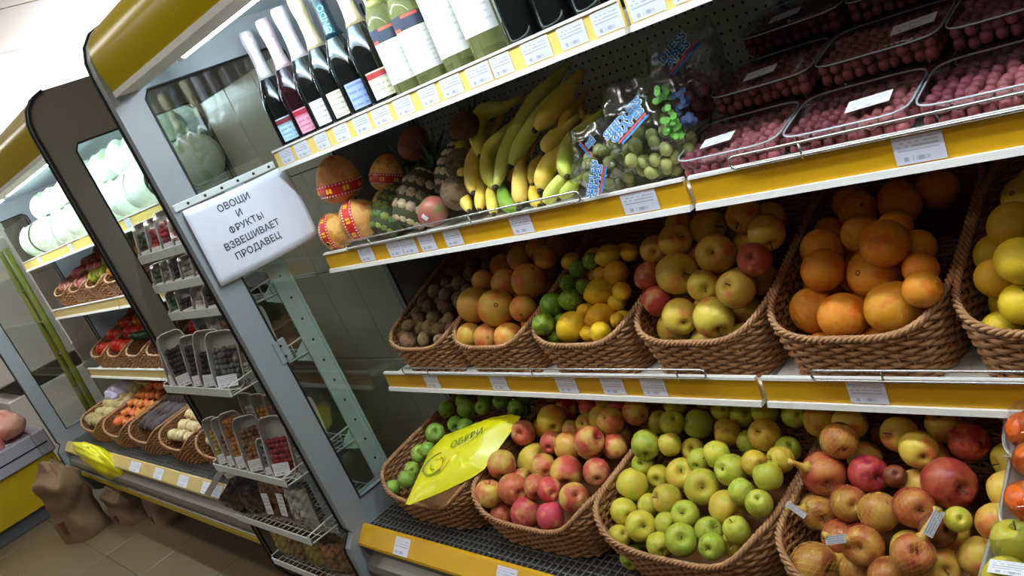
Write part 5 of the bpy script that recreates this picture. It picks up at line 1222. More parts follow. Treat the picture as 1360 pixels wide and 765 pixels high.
for (x, y, z, ci, row, k, n) in LAYOUT:
    pos = ['left', 'middle', 'right', 'far right'][ci]; rw = ['front', 'middle', 'back'][row]
    t = thing('grape_punnet', 'clear lidded punnet of red grapes, %s column, %s row%s' % (pos, rw, '' if n == 1 else ', ' + ['bottom', 'second', 'third'][k] + ' of its stack'), 'grape punnet', (x, y, z), (0.20, 0, 0), group='boxed red grapes')
    link('tray', PBM, t); link('lid', PLM, t); link('lid_rim', PRM, t)
    g = link('grapes', GRM, t); g['kind'] = 'stuff'
    if k == n - 1 and (ci, row) in stk:
        sx, sy, lw, lh = stk[(ci, row)]
        quad_label('paper_label', sticker_mat, t, (sx - lw / 2, sy - lh / 2, hh + 0.0068), (lw, 0.008, 0), (-0.004, lh, 0))

# ------------------------------------------------------------------ yellow bag on the green apples
bag_y = plain('yellow_plastic', (226, 222, 22), 0.32, coat=0.15, noise=0.05, scale=12)
bag_ink = plain('bag_print_olive', (96, 110, 20), 0.6)
bag_or = plain('bag_print_orange', (222, 178, 20), 0.6)
pA, pB, pC, pD = (0.275, -0.077, 0.635), (0.273, -0.267, 0.573), (0.476, -0.14, 0.594), (0.421, 0.049, 0.662)
pA, pB, pC, pD = [Vector(p) for p in (pA, pB, pC, pD)]     # left, bottom tip, right, top
cen = (pA + pB + pC + pD) / 4
yb = thing('yellow_carrier_bag', 'folded yellow plastic bag with printed lettering lying across the green apples', 'plastic bag', cen)
nrm = ((pC - pA).cross(pD - pB)).normalized()
if nrm.dot(TOCAM) < 0: nrm = -nrm
long_ = (pD - pB); wid = (pC - pA)
OUT = [(-0.5, 0.04), (-0.47, -0.12), (0.0, -0.5), (0.06, -0.485), (0.30, -0.26), (0.48, -0.05), (0.52, 0.05), (0.34, 0.38), (0.26, 0.5), (0.10, 0.47), (-0.12, 0.36), (-0.36, 0.16)]
def bagpt(u, v, up):
    """u,v in the bag's own plane; pillow height"""
    # polar towards outline
    a = math.atan2(v, u); r = math.hypot(u, v)
    return (wid * u + long_ * v) + nrm * up
mb = MB()
rings = 7; n = len(OUT) * 3
def outl(t):
    k = int(t); f = t - k; a = OUT[k % len(OUT)]; b = OUT[(k + 1) % len(OUT)]
    return (a[0] + (b[0] - a[0]) * f, a[1] + (b[1] - a[1]) * f)
for side in (1, -1):
    vs = [Vector(bagpt(0, 0, (0.024 if side > 0 else 0.010) * side))]
    for i in range(1, rings + 1):
        s = i / rings
        for k in range(n):
            o_ = outl(k / 3.0)
            h = (0.024 if side > 0 else 0.010) * side * (1 - s ** 4) + 0.0026 * math.sin(o_[0] * s * 40 + o_[1] * 17) * (1 - s ** 4) + 0.0012 * math.sin(o_[1] * s * 60 + s * 9)
            vs.append(bagpt(o_[0] * s, o_[1] * s, h))
    fs = [(0, 1 + k, 1 + (k + 1) % n) for k in range(n)]
    for i in range(rings - 1):
        for k in range(n):
            a = 1 + i * n + k; b = 1 + i * n + (k + 1) % n
            fs.append((a, a + n, b + n, b))
    mb.add(vs, fs)
mb.obj('bag_film', bag_y, yb, True)
rim_ = [bagpt(*outl(k / 3.0), 0) for k in range(n)]
MB().tube(rim_, 0.0014, 5, closed=True).obj('folded_edge', bag_y, yb, True)
T = frame(bagpt(0.02, 0.12, 0.0285), RX * 0.9 - RY * 0.1, nrm)
text_mesh('print_letters', 'ОБЕРИ', 0.030, bag_ink, yb, T, shear=0.2)
sw = MB(); sw2 = MB()
rg = random.Random(2)
for k in range(9):
    a0 = rg.uniform(0, 6.28); r0 = rg.uniform(0.25, 0.95)
    pts = [bagpt(-0.02 + 0.17 * r0 * math.cos(a0 + j * 0.28), -0.16 + 0.13 * r0 * math.sin(a0 + j * 0.28), 0.0262) for j in range(rg.randint(5, 9))]
    (sw if k % 3 else sw2).tube(pts, 0.0011, 4)
sw.obj('print_scrolls', bag_ink, yb); sw2.obj('print_scrolls', bag_or, yb)

# ------------------------------------------------------------------ packs of orange fruit, right edge
foam = plain('white_foam', (226, 224, 220), 0.6)
persim = fruitmat('persimmon_skin', (206, 84, 24), (196, 70, 22), (214, 100, 34), rough=0.28, hue=0.01)
kind('persimmon', round_mb(0.85), persim, ((BUT, 'stem_button'),))
def foam_tray(p, rot, w, d, label, h=0.024):
    t = thing('foam_tray', label, 'food tray', p, rot, 'film-wrapped trays at the right edge')
    def rr(u, z, f):
        a = 2 * PI * u; c, s_ = math.cos(a), math.sin(a)
        return (w / 2 * f * math.copysign(abs(c) ** 0.3, c), d / 2 * f * math.copysign(abs(s_) ** 0.3, s_), z)
    m = MB(); m.grid(lambda u, v: rr(u, h * v, 0.86 + 0.14 * v), 36, 3); m.add([rr(k / 36, 0, 0.86) for k in range(36)], [tuple(range(36))])
    m.add([rr(k / 36, 0.004, 0.85) for k in range(36)], [tuple(range(36))])
    tr = m.obj('tray', foam, t, True, 0.6)
    MB().tube([rr(k / 36, h, 1.0) for k in range(36)], 0.003, 6, closed=True).obj('tray_lip', foam, tr, True)
    f = MB(); f.grid(lambda u, v: rr(u, h + 0.045 * math.sin(v * PI / 2), math.cos(v * PI / 2) ** 0.45 if v < 1 else 0.001), 36, 8)
    f.obj('cling_film', box_film, t, True)
    return t
TR = [((1.735, 0.035, 0.720), (0.75, 0, -0.05), 0.20, 0.15, 'upper', 'persimmon', 'orange persimmon'), ((1.745, -0.065, 0.655), (0.45, 0, -0.03), 0.20, 0.15, 'middle', 'persimmon', 'orange persimmon'), ((1.735, -0.185, 0.600), (0.12, 0, 0.05), 0.20, 0.14, 'lowest', 'apple_y', 'yellow fruit')]
basket('deck', DB, (1.925, 0.015, 0.438), 'wicker basket holding the film-wrapped trays at the bottom right corner', 'baskets on the bottom deck')
for p, rot, w, d, pos, key, look in TR:
    t = foam_tray(p, rot, w, d, 'white foam tray of %ss under film, %s of three at the right edge' % (look, pos))
    m = Matrix.Translation(p) @ Euler(rot).to_matrix().to_4x4()
    for i in range(3):
        for j in range(2):
            q = m @ Vector((-0.062 + 0.062 * i, -0.034 + 0.066 * j, 0.038))
            fruit(key, 'persimmon' if key == 'persimmon' else 'pear', q, 0.031, '%s, %s from left in the %s row of the %s right edge tray' % (look, ORD[i], ('front', 'back')[j], pos), 'fruit', 'fruit in the foam trays', (rot[0] + rnd.uniform(-.3, .3), rnd.uniform(-.3, .3), rnd.uniform(0, 6)))
    if pos == 'upper': quad_label('paper_label', sticker_mat, t, (-0.100, -0.080, 0.004), (0.06, -0.006, 0.0), (0.012, 0.004, 0.048))
    if pos == 'lowest': quad_label('paper_label', sticker_mat, t, (-0.075, -0.05, 0.0715), (0.055, 0.0, 0.0), (0.0, 0.022, 0.0))

# ------------------------------------------------------------------ rack of wire trays between the cases
rack = thing('wire_rack', 'white steel rack of wire trays in the gap between the two cases', 'rack', (0, 0, 0))
rack['label'] = 'white steel rack carrying tiers of wire trays between the cases'
for px in (-0.125, -0.655):
    po = MB().bbox((px - 0.004, -0.122, 0.0), (px + 0.004, -0.066, 1.46), 0.002).bbox((px - 0.012, -0.070, 0.0), (px + 0.012, -0.062, 1.46), 0.002).obj('post', white_steel, rack)
    MB().bbox((px - 0.02, -0.36, 0.0), (px + 0.02, 0.12, 0.022), 0.004).obj('foot_bar', white_steel, po)
    hm = MB()
    for k in range(18): hm.tube([(px + 0.004, -0.094, 0.2 + 0.07 * k), (px + 0.0052, -0.094, 0.2 + 0.07 * k)], 0.004, 6)
    tag(hm.obj('slot', black_trim, po), kind='stuff')
TIERS = [(1.352, -0.245), (1.250, -0.250), (1.150, -0.250), (0.955, -0.375), (0.645, -0.365), (0.455, -0.385), (0.245, -0.355)]
XL, XR = -0.650, -0.130
for ti, (z, yf) in enumerate(TIERS):
    yb_ = -0.105
    zb = z - 0.012
    w = MB()
    w.tube([(XL, yb_, zb), (XL, yf, z), (XR, yf, z), (XR, yb_, zb)], 0.003, 6, closed=True)
    ny = 5 if yf > -0.3 else 8
    for k in range(1, ny): 
        f = k / ny; w.tube([(XL, yb_ + (yf - yb_) * f, zb + (z - zb) * f), (XR, yb_ + (yf - yb_) * f, zb + (z - zb) * f)], 0.0014, 4)
    for k in range(1, 16): 
        x = XL + (XR - XL) * k / 16; w.tube([(x, yb_, zb), (x, yf, z)], 0.0014, 4)
    hs = 0.05
    for x in (XL, XR):
        w.tube([(x, yf, z), (x, yf, z + hs * 0.55), (x, yb_, zb + hs), (x, yb_, zb)], 0.0025, 6)
        for k in range(1, 5):
            f = k / 5; w.tube([(x, yb_ + (yf - yb_) * f, zb + (z - zb) * f), (x, yb_ + (yf - yb_) * f, zb + hs - f * (hs * 0.45 - 0.012))], 0.0014, 4)
    tr = w.obj('wire_tray', white_wire, rack, True)
    MB().bbox((XL, yf - 0.006, z - 0.004), (XR, yf - 0.002, z + 0.024), 0.0015).obj('front_strip', white_steel, tr)
    for x in (XL + 0.006, XR - 0.006):
        MB().prism([(-0.115, zb - 0.035), (-0.065, zb - 0.03), (-0.065, zb + 0.06), (-0.085, zb + 0.06), (-0.16, zb + 0.01), (-0.16, zb - 0.005)], x - 0.002, x + 0.002, 0).obj('bracket', white_steel, tr)

# packed goods standing in the trays
pack_film = film('pack_film', (240, 242, 242), 0.82, 0.12)
tray_clear = plain('tray_milky', (214, 210, 202), 0.35)
GOODS = {
 'red': fruitmat('goods_red', (190, 52, 48), (150, 34, 36), (204, 92, 70), rough=0.4, scale=30, hue=0.02, val=0.25),
 'green': fruitmat('goods_green', (104, 126, 78), (138, 150, 104), (60, 90, 50), rough=0.5, scale=30, val=0.25),
 'dark': fruitmat('goods_dark', (44, 36, 34), (26, 22, 22), (70, 58, 50), rough=0.35, scale=30, val=0.3),
 'grey': fruitmat('goods_grey', (120, 116, 108), (84, 80, 76), (160, 156, 146), rough=0.5, scale=30, val=0.3),
 'orange': fruitmat('goods_orange', (206, 128, 56), (180, 96, 40), (222, 156, 84), rough=0.45, scale=30, val=0.2),
 'brown': fruitmat('goods_brown', (150, 100, 62), (110, 70, 42), (186, 140, 92), rough=0.5, scale=30, val=0.2),
 'pink': fruitmat('goods_cranberry', (184, 44, 78), (140, 26, 56), (212, 96, 118), rough=0.4, scale=30, val=0.2),
 'olive': fruitmat('goods_yellow', (176, 146, 70), (146, 116, 50), (196, 172, 96), rough=0.5, scale=30, val=0.2),
 'pale': fruitmat('goods_pale', (206, 200, 184), (176, 168, 148), (222, 216, 204), rough=0.5, scale=30, val=0.2),
}
PACKM = {}
def pack_parts(w, h, d, seed):
    key = (round(w, 3), round(h, 3), round(d, 3), seed)
    if key in PACKM: return PACKM[key]
    def rr(u, f, y):
        a = 2 * PI * u; c, s_ = math.cos(a), math.sin(a)
        return (w / 2 * f * math.copysign(abs(c) ** 0.4, c), y, h / 2 + h / 2 * f * math.copysign(abs(s_) ** 0.4, s_))
    m = MB(); m.grid(lambda u, v: rr(u, 0.86 + 0.14 * v, d * (1 - v)), 28, 2); m.add([rr(k / 28, 0.86, d) for k in range(28)], [tuple(range(28))])
    m.tube([rr(k / 28, 1.0, 0) for k in range(28)], 0.0022, 4, closed=True)
    rg = random.Random(seed); g = MB()
    fill = rg.uniform(0.62, 0.92)
    nx, nz = max(3, int(w / 0.016)), max(4, int(h * fill / 0.016))
    for i in range(nx):
        for k in range(nz):
            x = -w * 0.40 + w * 0.8 * (i + 0.5) / nx; zz = h * 0.06 + h * fill * 0.9 * (k + 0.5) / nz
            g.sphere((x + rg.uniform(-.002, .002), d * 0.42 + rg.uniform(-.003, .003), zz), 0.0105 * rg.uniform(0.8, 1.1), 7, 5, (1, 0.9, rg.uniform(0.8, 1.2)))
    f = MB(); f.grid(lambda u, v: (w * 0.49 * (2 * u - 1), -0.0012 + 0.0012 * math.sin(u * 9 + v * 13), h * (0.01 + 0.98 * v)), 8, 8)
    PACKM[key] = (m.mesh('tray', tray_clear, True, 0.6), g, f.mesh('film', pack_film, True))
    return PACKM[key]
GMESH = {}
def food_pack(p, rot, w, h, d, goods, label, group, seed, lab=True):
    t = thing('food_pack', label, 'food pack', p, rot, group)
    a, g, f = pack_parts(w, h, d, seed)
    link('tray', a, t)
    k = (id(g), goods)
    if k not in GMESH: GMESH[k] = g.mesh('contents', GOODS[goods], True)
    o = link('contents', GMESH[k], t); o['kind'] = 'stuff'
    link('film', f, t)
    if lab: quad_label('paper_label', sticker_mat, t, (-w * 0.36, -0.0036, h * 0.06), (w * 0.66, 0, 0), (0, 0, h * 0.2))
    return t
TW = {1: 'topmost tier', 2: 'second tier', 3: 'third tier', 4: 'fourth tier', 5: 'fifth tier', 6: 'sixth tier', 7: 'lowest tier'}
GW = {'red': 'red produce', 'green': 'green herbs', 'dark': 'dark dried fruit', 'grey': 'greyish goods', 'orange': 'orange dried fruit', 'brown': 'brown nuts', 'pink': 'crimson berries', 'olive': 'yellowish goods', 'pale': 'pale goods'}
ROWS = {
 1: [('green', .09, .12), ('red', .095, .12), ('red', .09, .13), ('red', .085, .11), ('green', .09, .11)],
 2: [('green', .075, .085), ('grey', .08, .085), ('dark', .08, .09), ('pale', .085, .085), ('pale', .075, .08), ('grey', .08, .08)],
 3: [('green', .08, .09), ('dark', .08, .09), ('pale', .09, .085), ('dark', .085, .085), ('grey', .08, .08)],
 4: [('brown', .08, .17), ('dark', .10, .185), ('dark', .08, .165), ('dark', .095, .175), ('grey', .095, .17)],
 5: [('olive', .075, .17), ('brown', .07, .175), ('orange', .095, .195), ('brown', .10, .185), ('grey', .06, .12), ('pink', .085, .19)],
}
for ti, row in ROWS.items():
    z, yf = TIERS[ti - 1]
    tot = sum(r[1] for r in row); gap = (0.50 - tot) / (len(row) - 1)
    x = XL + 0.012
    for i, (gd, w, h) in enumerate(row):
        lean = 0.30 if ti < 4 else 0.22
        rzz = rnd.uniform(-0.1, 0.15) + 0.5
        roll = rnd.uniform(-0.05, 0.1) + (0.16 if (ti == 4 and i > 2) else 0) - (0.10 if ti == 5 and i < 2 else 0)
        p = (x + w / 2, yf + (0.014 if ti < 4 else 0.022), z + 0.003)
        food_pack(p, (-lean, roll, rzz), w, h, 0.018 if ti < 4 else 0.022, gd, 'film-wrapped tray of %s, %s from left on the rack %s' % (GW[gd], ORD[i], TW[ti]), 'food packs on the wire rack', i + 10 * ti)
        x += w + gap
    if ti >= 4:      # second row of trays behind the first
        x = XL + 0.03
        for i in range(5):
            gd = ['dark', 'pale', 'brown', 'dark', 'pink'][i] if ti == 4 else ['pale', 'orange', 'brown', 'grey', 'pink'][i]
            food_pack((x + 0.045, -0.215, z + 0.0), (-0.1, 0.03, rnd.uniform(0.2, 0.4)), 0.08, 0.19, 0.022, gd, 'tray of %s, %s from left, back row of rack %s' % (GW[gd], ORD[i], TW[ti]), 'food packs at the back of the wire rack', 40 + i, False)
            x += 0.099
def snack_bag(p, rot, w, h, d, goods, label, seed, lab=True, clearf=True):
    t = thing('snack_bag', label, 'snack bag', p, rot, 'bagged goods on the lower rack tiers')
    def fn(u, v, s, k=1.0):
        uu, vv = 2 * u - 1, 2 * v - 1
        bul = (1 - abs(uu) ** 2.6) * (1 - abs(vv) ** 3.0)
        cr = 0.004 * math.sin(uu * 11 + seed + vv * 5) * bul + 0.003 * math.sin(vv * 17 + seed * 2 + uu * 7) * bul
        return (w / 2 * uu * k * (1 - 0.06 * (1 - abs(vv))), s * (d / 2 * bul * k + cr), h / 2 + h / 2 * vv * k)
    inner = MB()
    def lump(u, v, sg):
        q = Vector(fn(u, v * 0.82 + 0.02, sg, 0.9))
        k = math.sin(u * 23 + seed) * math.sin(v * 31 + seed * 1.7) + 0.6 * math.sin(u * 47 + v * 19 + seed)
        q.y += sg * (0.004 * k - 0.002) * (1 - abs(2 * u - 1) ** 4) * (1 - abs(2 * v - 1) ** 4)
        return q
    for sg in (-1, 1): inner.grid(lambda u, v: lump(u, v, sg), 26, 30)
    o = inner.obj('contents', GOODS[goods], t, True); o['kind'] = 'stuff'
    fm = MB()
    for s in (-1, 1): fm.grid(lambda u, v: fn(u, v, s), 14, 18)
    fm.obj('film', pack_film, t, True)
    MB().bbox((-w / 2, -0.0015, h - 0.004), (w / 2, 0.0015, h + 0.016), 0.0005).obj('sealed_edge', plain('clear_seal', (200, 198, 192), 0.2), t)
    if lab: quad_label('paper_label', sticker_mat, t, (-w * 0.14, -d / 2 - 0.006, h * 0.25), (w * 0.34, 0, 0), (0.01, 0, h * 0.4))
    return t
z6, y6 = TIERS[5]
snack_bag((-0.59, y6 + 0.06, z6 + 0.005), (0.25, -0.55, 0.35), 0.15, 0.17, 0.07, 'dark', 'crinkled clear bag of dark dried fruit slumped over the tray end', 1, False)
snack_bag((-0.50, y6 + 0.045, z6 + 0.005), (0.05, -0.1, 0.3), 0.14, 0.17, 0.06, 'dark', 'clear bag of dark dried fruit, upright behind the slumped one', 2, False)
snack_bag((-0.39, y6 + 0.040, z6 + 0.005), (-0.05, 0.08, 0.25), 0.09, 0.19, 0.05, 'brown', 'bag of brown bread sticks with a white strip label, left of two', 3)
snack_bag((-0.30, y6 + 0.045, z6 + 0.005), (-0.08, 0.12, 0.2), 0.09, 0.20, 0.05, 'brown', 'bag of brown bread sticks with a white strip label, right of two', 4)
snack_bag((-0.20, y6 + 0.040, z6 + 0.005), (-0.05, 0.1, 0.25), 0.11, 0.185, 0.05, 'pale', 'shiny clear bag at the right end of the sixth rack tier', 5, False)
z7, y7 = TIERS[6]
for i, (x, gd) in enumerate(((-0.57, 'olive'), (-0.46, 'brown'), (-0.34, 'olive'), (-0.22, 'brown'))):
    snack_bag((x, y7 + 0.04, z7 + 0.005), (0.0, 0.12, 0.25), 0.12, 0.18, 0.06, gd, 'clear bag of golden-brown snacks, %s from left on the lowest rack tier' % ORD[i], 8 + i, False)

# ------------------------------------------------------------------ far case: cabbages and baskets
cab_m = fruitmat('cabbage_leaf', (222, 232, 208), (190, 214, 164), (236, 240, 226), rough=0.4, scale=1.6, val=0.06)
cab_core = plain('cabbage_core', (214, 226, 194), 0.45)
CC = MB().sphere((0, 0, 0), 0.94, 18, 12, (1, 1, 0.92)).mesh('core', cab_core, True)
cl = MB()
def cfn(u, v):
    a = (u - 0.5) * 2.3; b = -1.0 + 2.1 * v
    r = 0.97 + 0.05 * math.sin(u * 9) * v + 0.05 * v * v + 0.012 * math.sin(u * 26)
    return (r * math.cos(b) * math.sin(a), -r * math.cos(b) * math.cos(a), r * math.sin(b) * 0.93)
cl.grid(cfn, 12, 10)
CL = cl.mesh('leaf', cab_m, True)
CSLOT = []
for i in range(11): CSLOT.append((-3.10 + 0.235 * i, 0.115, 1.5855, i, 'front row'))
for i in range(10): CSLOT.append((-2.99 + 0.235 * i, 0.33, 1.5855, i, 'back row'))
for i in range(9): CSLOT.append((-2.98 + 0.24 * i, 0.20, 1.725, i, 'upper layer'))
for (x, y, z, i, rw) in CSLOT:
    R = 0.102 * rnd.uniform(0.92, 1.04) if rw != 'upper layer' else 0.085
    t = thing('cabbage', 'pale green cabbage, %s from left in the %s of the far top shelf' % (ORD[i], rw), 'cabbage', (x, y, 1.483 + R * 0.93 if rw != 'upper layer' else z), (0, 0, rnd.uniform(0, 6.28)), 'cabbages on the far top shelf')
    t.scale = (R, R, R)
    link('core', CC, t)
    for k in range(4): link('leaf', CL, t, None, (rnd.uniform(-0.3, 0.3), rnd.uniform(-0.3, 0.3), k * PI / 2 + rnd.uniform(-0.2, 0.2)), 1.0 + 0.02 * k)
def heap(x, y, z, w, d, h0, slope, R, n_x, n_y, fn):
    """pieces laid in a rising heap inside a basket; fn(i, j, point) builds one"""
    for j in range(n_y):
        for i in range(n_x):
            fx = (i + 0.5 + (0.5 if j % 2 else 0) * 0.6) / (n_x + 0.3)
            px = x - w / 2 + w * fx; py = y - d / 2 + d * (j + 0.5) / n_y
            fn(i, j, Vector((px + rnd.uniform(-.1, .1) * R, py + rnd.uniform(-.1, .1) * R, z + h0 + slope * (j + 0.5) / n_y * d + rnd.uniform(-.15, .15) * R)))
tom_m = fruitmat('tomato_skin', (196, 40, 28), (206, 70, 34), rough=0.22, hue=0.012)
pep_y = fruitmat('yellow_pepper', (222, 156, 32), (206, 120, 30), rough=0.25)
cuc_m = fruitmat('cucumber_skin', (44, 78, 44), (62, 100, 56), (34, 62, 36), rough=0.35, scale=4)
pot_m = fruitmat('potato_skin', (176, 158, 104), (152, 132, 84), (190, 174, 124), rough=0.7, scale=2, spots=0.3)
car_m = fruitmat('carrot_skin', (204, 112, 54), (186, 92, 42), (214, 130, 74), rough=0.5, scale=3)
beet_m = fruitmat('beet_skin', (58, 48, 46), (40, 34, 34), (76, 62, 56), rough=0.6, scale=2)
oni_m = fruitmat('onion_skin', (208, 188, 132), (186, 160, 100), (222, 206, 160), rough=0.4, scale=2)
pink_m = fruitmat('radish_skin', (186, 78, 84), (210, 140, 130), rough=0.4, scale=2)
kind('tomato', round_mb(0.84, 16, 10), tom_m, ((BUT, 'stem_button'),))
kind('pepper', round_mb(0.95, 14, 9), pep_y, ((BUT, 'stem_button'),))
kind('onion', round_mb(0.92, 16, 10, 0.25), oni_m, ())
kind('radish', round_mb(1.0, 14, 9, 0.1), pink_m, ())
kind('greenbulb', round_mb(0.95, 14, 9), apple_g, ())
pm = MB().lathe([(max(1e-3, math.sin(PI * i / 9)) * (1 + 0.1 * math.sin(i * 1.7)), -1.3 * math.cos(PI * i / 9)) for i in range(10)], 14, lobes=lambda r, z, w: (r * (1 + 0.08 * math.cos(2 * w + z)), z))
kind('potato', pm, pot_m, ())
kind('beet', MB().lathe([(0.001, -3.2), (0.25, -2.9), (0.7, -1.6), (1.0, 0), (0.9, 1.2), (0.45, 1.9), (0.001, 2.0)], 14), beet_m, ())
kind('carrot', MB().lathe([(0.001, -4.2), (0.25, -4.0), (0.62, -1.5), (0.9, 1.2), (1.0, 2.6), (0.8, 3.0), (0.3, 3.1), (0.001, 3.05)], 10), car_m, ())
kind('cucumber', MB().lathe([(0.001, -4.2), (0.5, -4.0), (0.9, -3.0), (1.0, 0), (0.92, 3.0), (0.5, 4.0), (0.001, 4.2)], 12), cuc_m, ())
def far_heap(bk, name, cat, keyf, R, x, y, z, w, d, h0, slope, nx, ny, rotf, look, where, grp):
    cnt = [0]
    def fn(i, j, p):
        key, lk = keyf(i, j)
        fruit(key, name if isinstance(name, str) else name[key], p, R * rnd.uniform(0.92, 1.08), '%s, %s from left in the %s row of %s' % (lk, ORD[min(i, 15)], ORD[j], where), cat if isinstance(cat, str) else cat[key], grp, rotf(i, j))
    heap(x, y, z, w, d, h0, slope, R, nx, ny, fn)
rrot = lambda i, j: (rnd.uniform(0, 6), rnd.uniform(0, 6), rnd.uniform(0, 6))
Z2, Z3, ZD = 1.172, 0.779, 0.438
for i, x in enumerate((-2.95, -2.62, -2.29, -1.96)):
    basket('shelf', SB, (x, 0.205, Z2), 'wicker basket, %s from left on the far second shelf' % ORD[i], 'baskets on the far second shelf')
far_heap(0, 'radish', 'radish', lambda i, j: ('radish', 'pinkish root'), 0.03, -2.95, 0.205, Z2, 0.26, 0.34, 0.10, 0.45, 4, 4, rrot, '', 'the first far second-shelf basket', 'pink roots')
far_heap(0, 'radish', 'radish', lambda i, j: ('radish', 'pinkish root'), 0.03, -2.62, 0.205, Z2, 0.26, 0.34, 0.10, 0.45, 4, 4, rrot, '', 'the second far second-shelf basket', 'pink roots')
far_heap(0, 'green_bulb', 'vegetable', lambda i, j: ('greenbulb', 'pale green bulb'), 0.034, -2.29, 0.205, Z2, 0.27, 0.34, 0.11, 0.45, 4, 4, rrot, '', 'the third far second-shelf basket', 'pale green bulbs')
far_heap(0, 'yellow_pepper', 'pepper', lambda i, j: ('pepper', 'yellow pepper'), 0.036, -1.96, 0.205, Z2, 0.27, 0.34, 0.11, 0.45, 4, 4, rrot, '', 'the fourth far second-shelf basket', 'yellow peppers')
for i, x in enumerate((-2.95, -2.62, -2.29, -1.96, -1.63)):
    basket('shelf', SB, (x, 0.205, Z3), 'wicker basket, %s from left on the far third shelf' % ORD[i], 'baskets on the far third shelf')
far_heap(0, 'tomato', 'tomato', lambda i, j: ('tomato', 'dark red tomato'), 0.033, -2.95, 0.205, Z3, 0.27, 0.34, 0.09, 0.45, 4, 4, rrot, '', 'the first far third-shelf basket', 'tomatoes')
far_heap(0, 'tomato', 'tomato', lambda i, j: ('tomato', 'big red tomato') if j < 2 else ('pepper', 'orange-yellow pepper'), 0.04, -2.62, 0.205, Z3, 0.27, 0.34, 0.10, 0.45, 3, 4, rrot, '', 'the second far third-shelf basket', 'tomatoes and peppers')
far_heap(0, 'cucumber', 'cucumber', lambda i, j: ('cucumber', 'dark green cucumber'), 0.021, -2.29, 0.205, Z3, 0.27, 0.24, 0.115, 0.45, 6, 2, lambda i, j: (PI / 2 - 0.42, 0, rnd.uniform(-0.15, 0.15)), '', 'the third far third-shelf basket', 'cucumbers')
far_heap(0, 'cucumber', 'cucumber', lambda i, j: ('cucumber', 'dark green cucumber'), 0.021, -1.96, 0.205, Z3, 0.27, 0.24, 0.115, 0.45, 6, 2, lambda i, j: (PI / 2 - 0.42, 0, rnd.uniform(-0.15, 0.15)), '', 'the fourth far third-shelf basket', 'cucumbers')
far_heap(0, 'tomato', 'tomato', lambda i, j: ('tomato', 'red tomato'), 0.036, -1.63, 0.205, Z3, 0.27, 0.34, 0.09, 0.45, 4, 4, rrot, '', 'the fifth far third-shelf basket', 'tomatoes')
DX = [(-2.99, 'with potatoes'), (-2.54, 'with carrots'), (-2.09, 'with dark beets'), (-1.64, 'with onions'), (-1.19, 'with pale garlic')]
for x, w in DX: basket('deck', DB, (x, 0.015, ZD), 'wicker basket %s on the far bottom deck' % w, 'baskets on the far bottom deck')
far_heap(0, 'potato', 'potato', lambda i, j: ('potato', 'pale potato'), 0.031, -2.99, 0.03, ZD, 0.37, 0.40, 0.095, 0.28, 6, 7, rrot, '', 'the potato basket', 'potatoes')
far_heap(0, 'carrot', 'carrot', lambda i, j: ('carrot', 'orange carrot'), 0.016, -2.54, 0.03, ZD, 0.36, 0.36, 0.105, 0.32, 11, 6, lambda i, j: (PI / 2 + rnd.uniform(-.2, .2), rnd.uniform(-.2, .2), PI / 2 + rnd.uniform(-.5, .3) - 0.5), '', 'the carrot basket', 'carrots')
far_heap(0, 'beet', 'beet', lambda i, j: ('beet', 'long dark beet'), 0.030, -2.09, 0.03, ZD, 0.36, 0.32, 0.105, 0.30, 6, 4, lambda i, j: (PI / 2 + 0.25, 0, rnd.uniform(-.3, .3)), '', 'the beet basket', 'dark beets')
far_heap(0, 'onion', 'onion', lambda i, j: ('onion', 'pale yellow onion'), 0.028, -1.64, 0.03, ZD, 0.37, 0.40, 0.095, 0.26, 7, 7, rrot, '', 'the onion basket', 'onions')
far_heap(0, 'onion', 'onion', lambda i, j: ('onion', 'whitish bulb'), 0.026, -1.19, 0.03, ZD, 0.37, 0.40, 0.095, 0.26, 7, 6, rrot, '', 'the garlic basket', 'whitish bulbs')
# crumpled bags
def crumple(name, p, dims, mat, label, cat, seed, rot=(0, 0, 0), amp=0.18, flat=0.0):
    t = MB()
    def fn(u, v):
        w = 2 * PI * u; ph = PI * (0.02 + 0.96 * v)
        q = Vector((math.sin(ph) * math.cos(w), math.sin(ph) * math.sin(w), -math.cos(ph)))
        k = 1 + amp * (noise3((q.x + seed, q.y, q.z), 3.1) * 0.5 + noise3((q.y, q.z, q.x + seed), 7.3) * 0.28 + noise3((q.z, q.x + seed, q.y), 15) * 0.12)
        q = q * k
        return Vector((q.x * dims[0], q.y * dims[1], max(q.z, -0.85) * dims[2]))
    t.grid(fn, 40, 26)
    o = link(name, t.mesh(name, mat, True), None, p, rot); tag(o, label, cat)
    return o
lilac_bag = film('lilac_bag_film', (206, 200, 226), 0.4, 0.2)
crumple('plastic_bag', (-3.10, 0.06, 0.610), (0.13, 0.09, 0.05), plain('lilac_plastic', (186, 178, 204), 0.3), 'crumpled lilac-white plastic bag on top of the potatoes', 'plastic bag', 4.0)
yb2 = crumple('yellow_plastic_bag', (-2.62, -0.292, 0.40), (0.30, 0.045, 0.115), bag_y, 'crumpled bright yellow bag draped over the far bottom rail', 'plastic bag', 9.0, (0.15, 0.1, 0.02))
yb2.location = (-2.72, -0.297, 0.405)

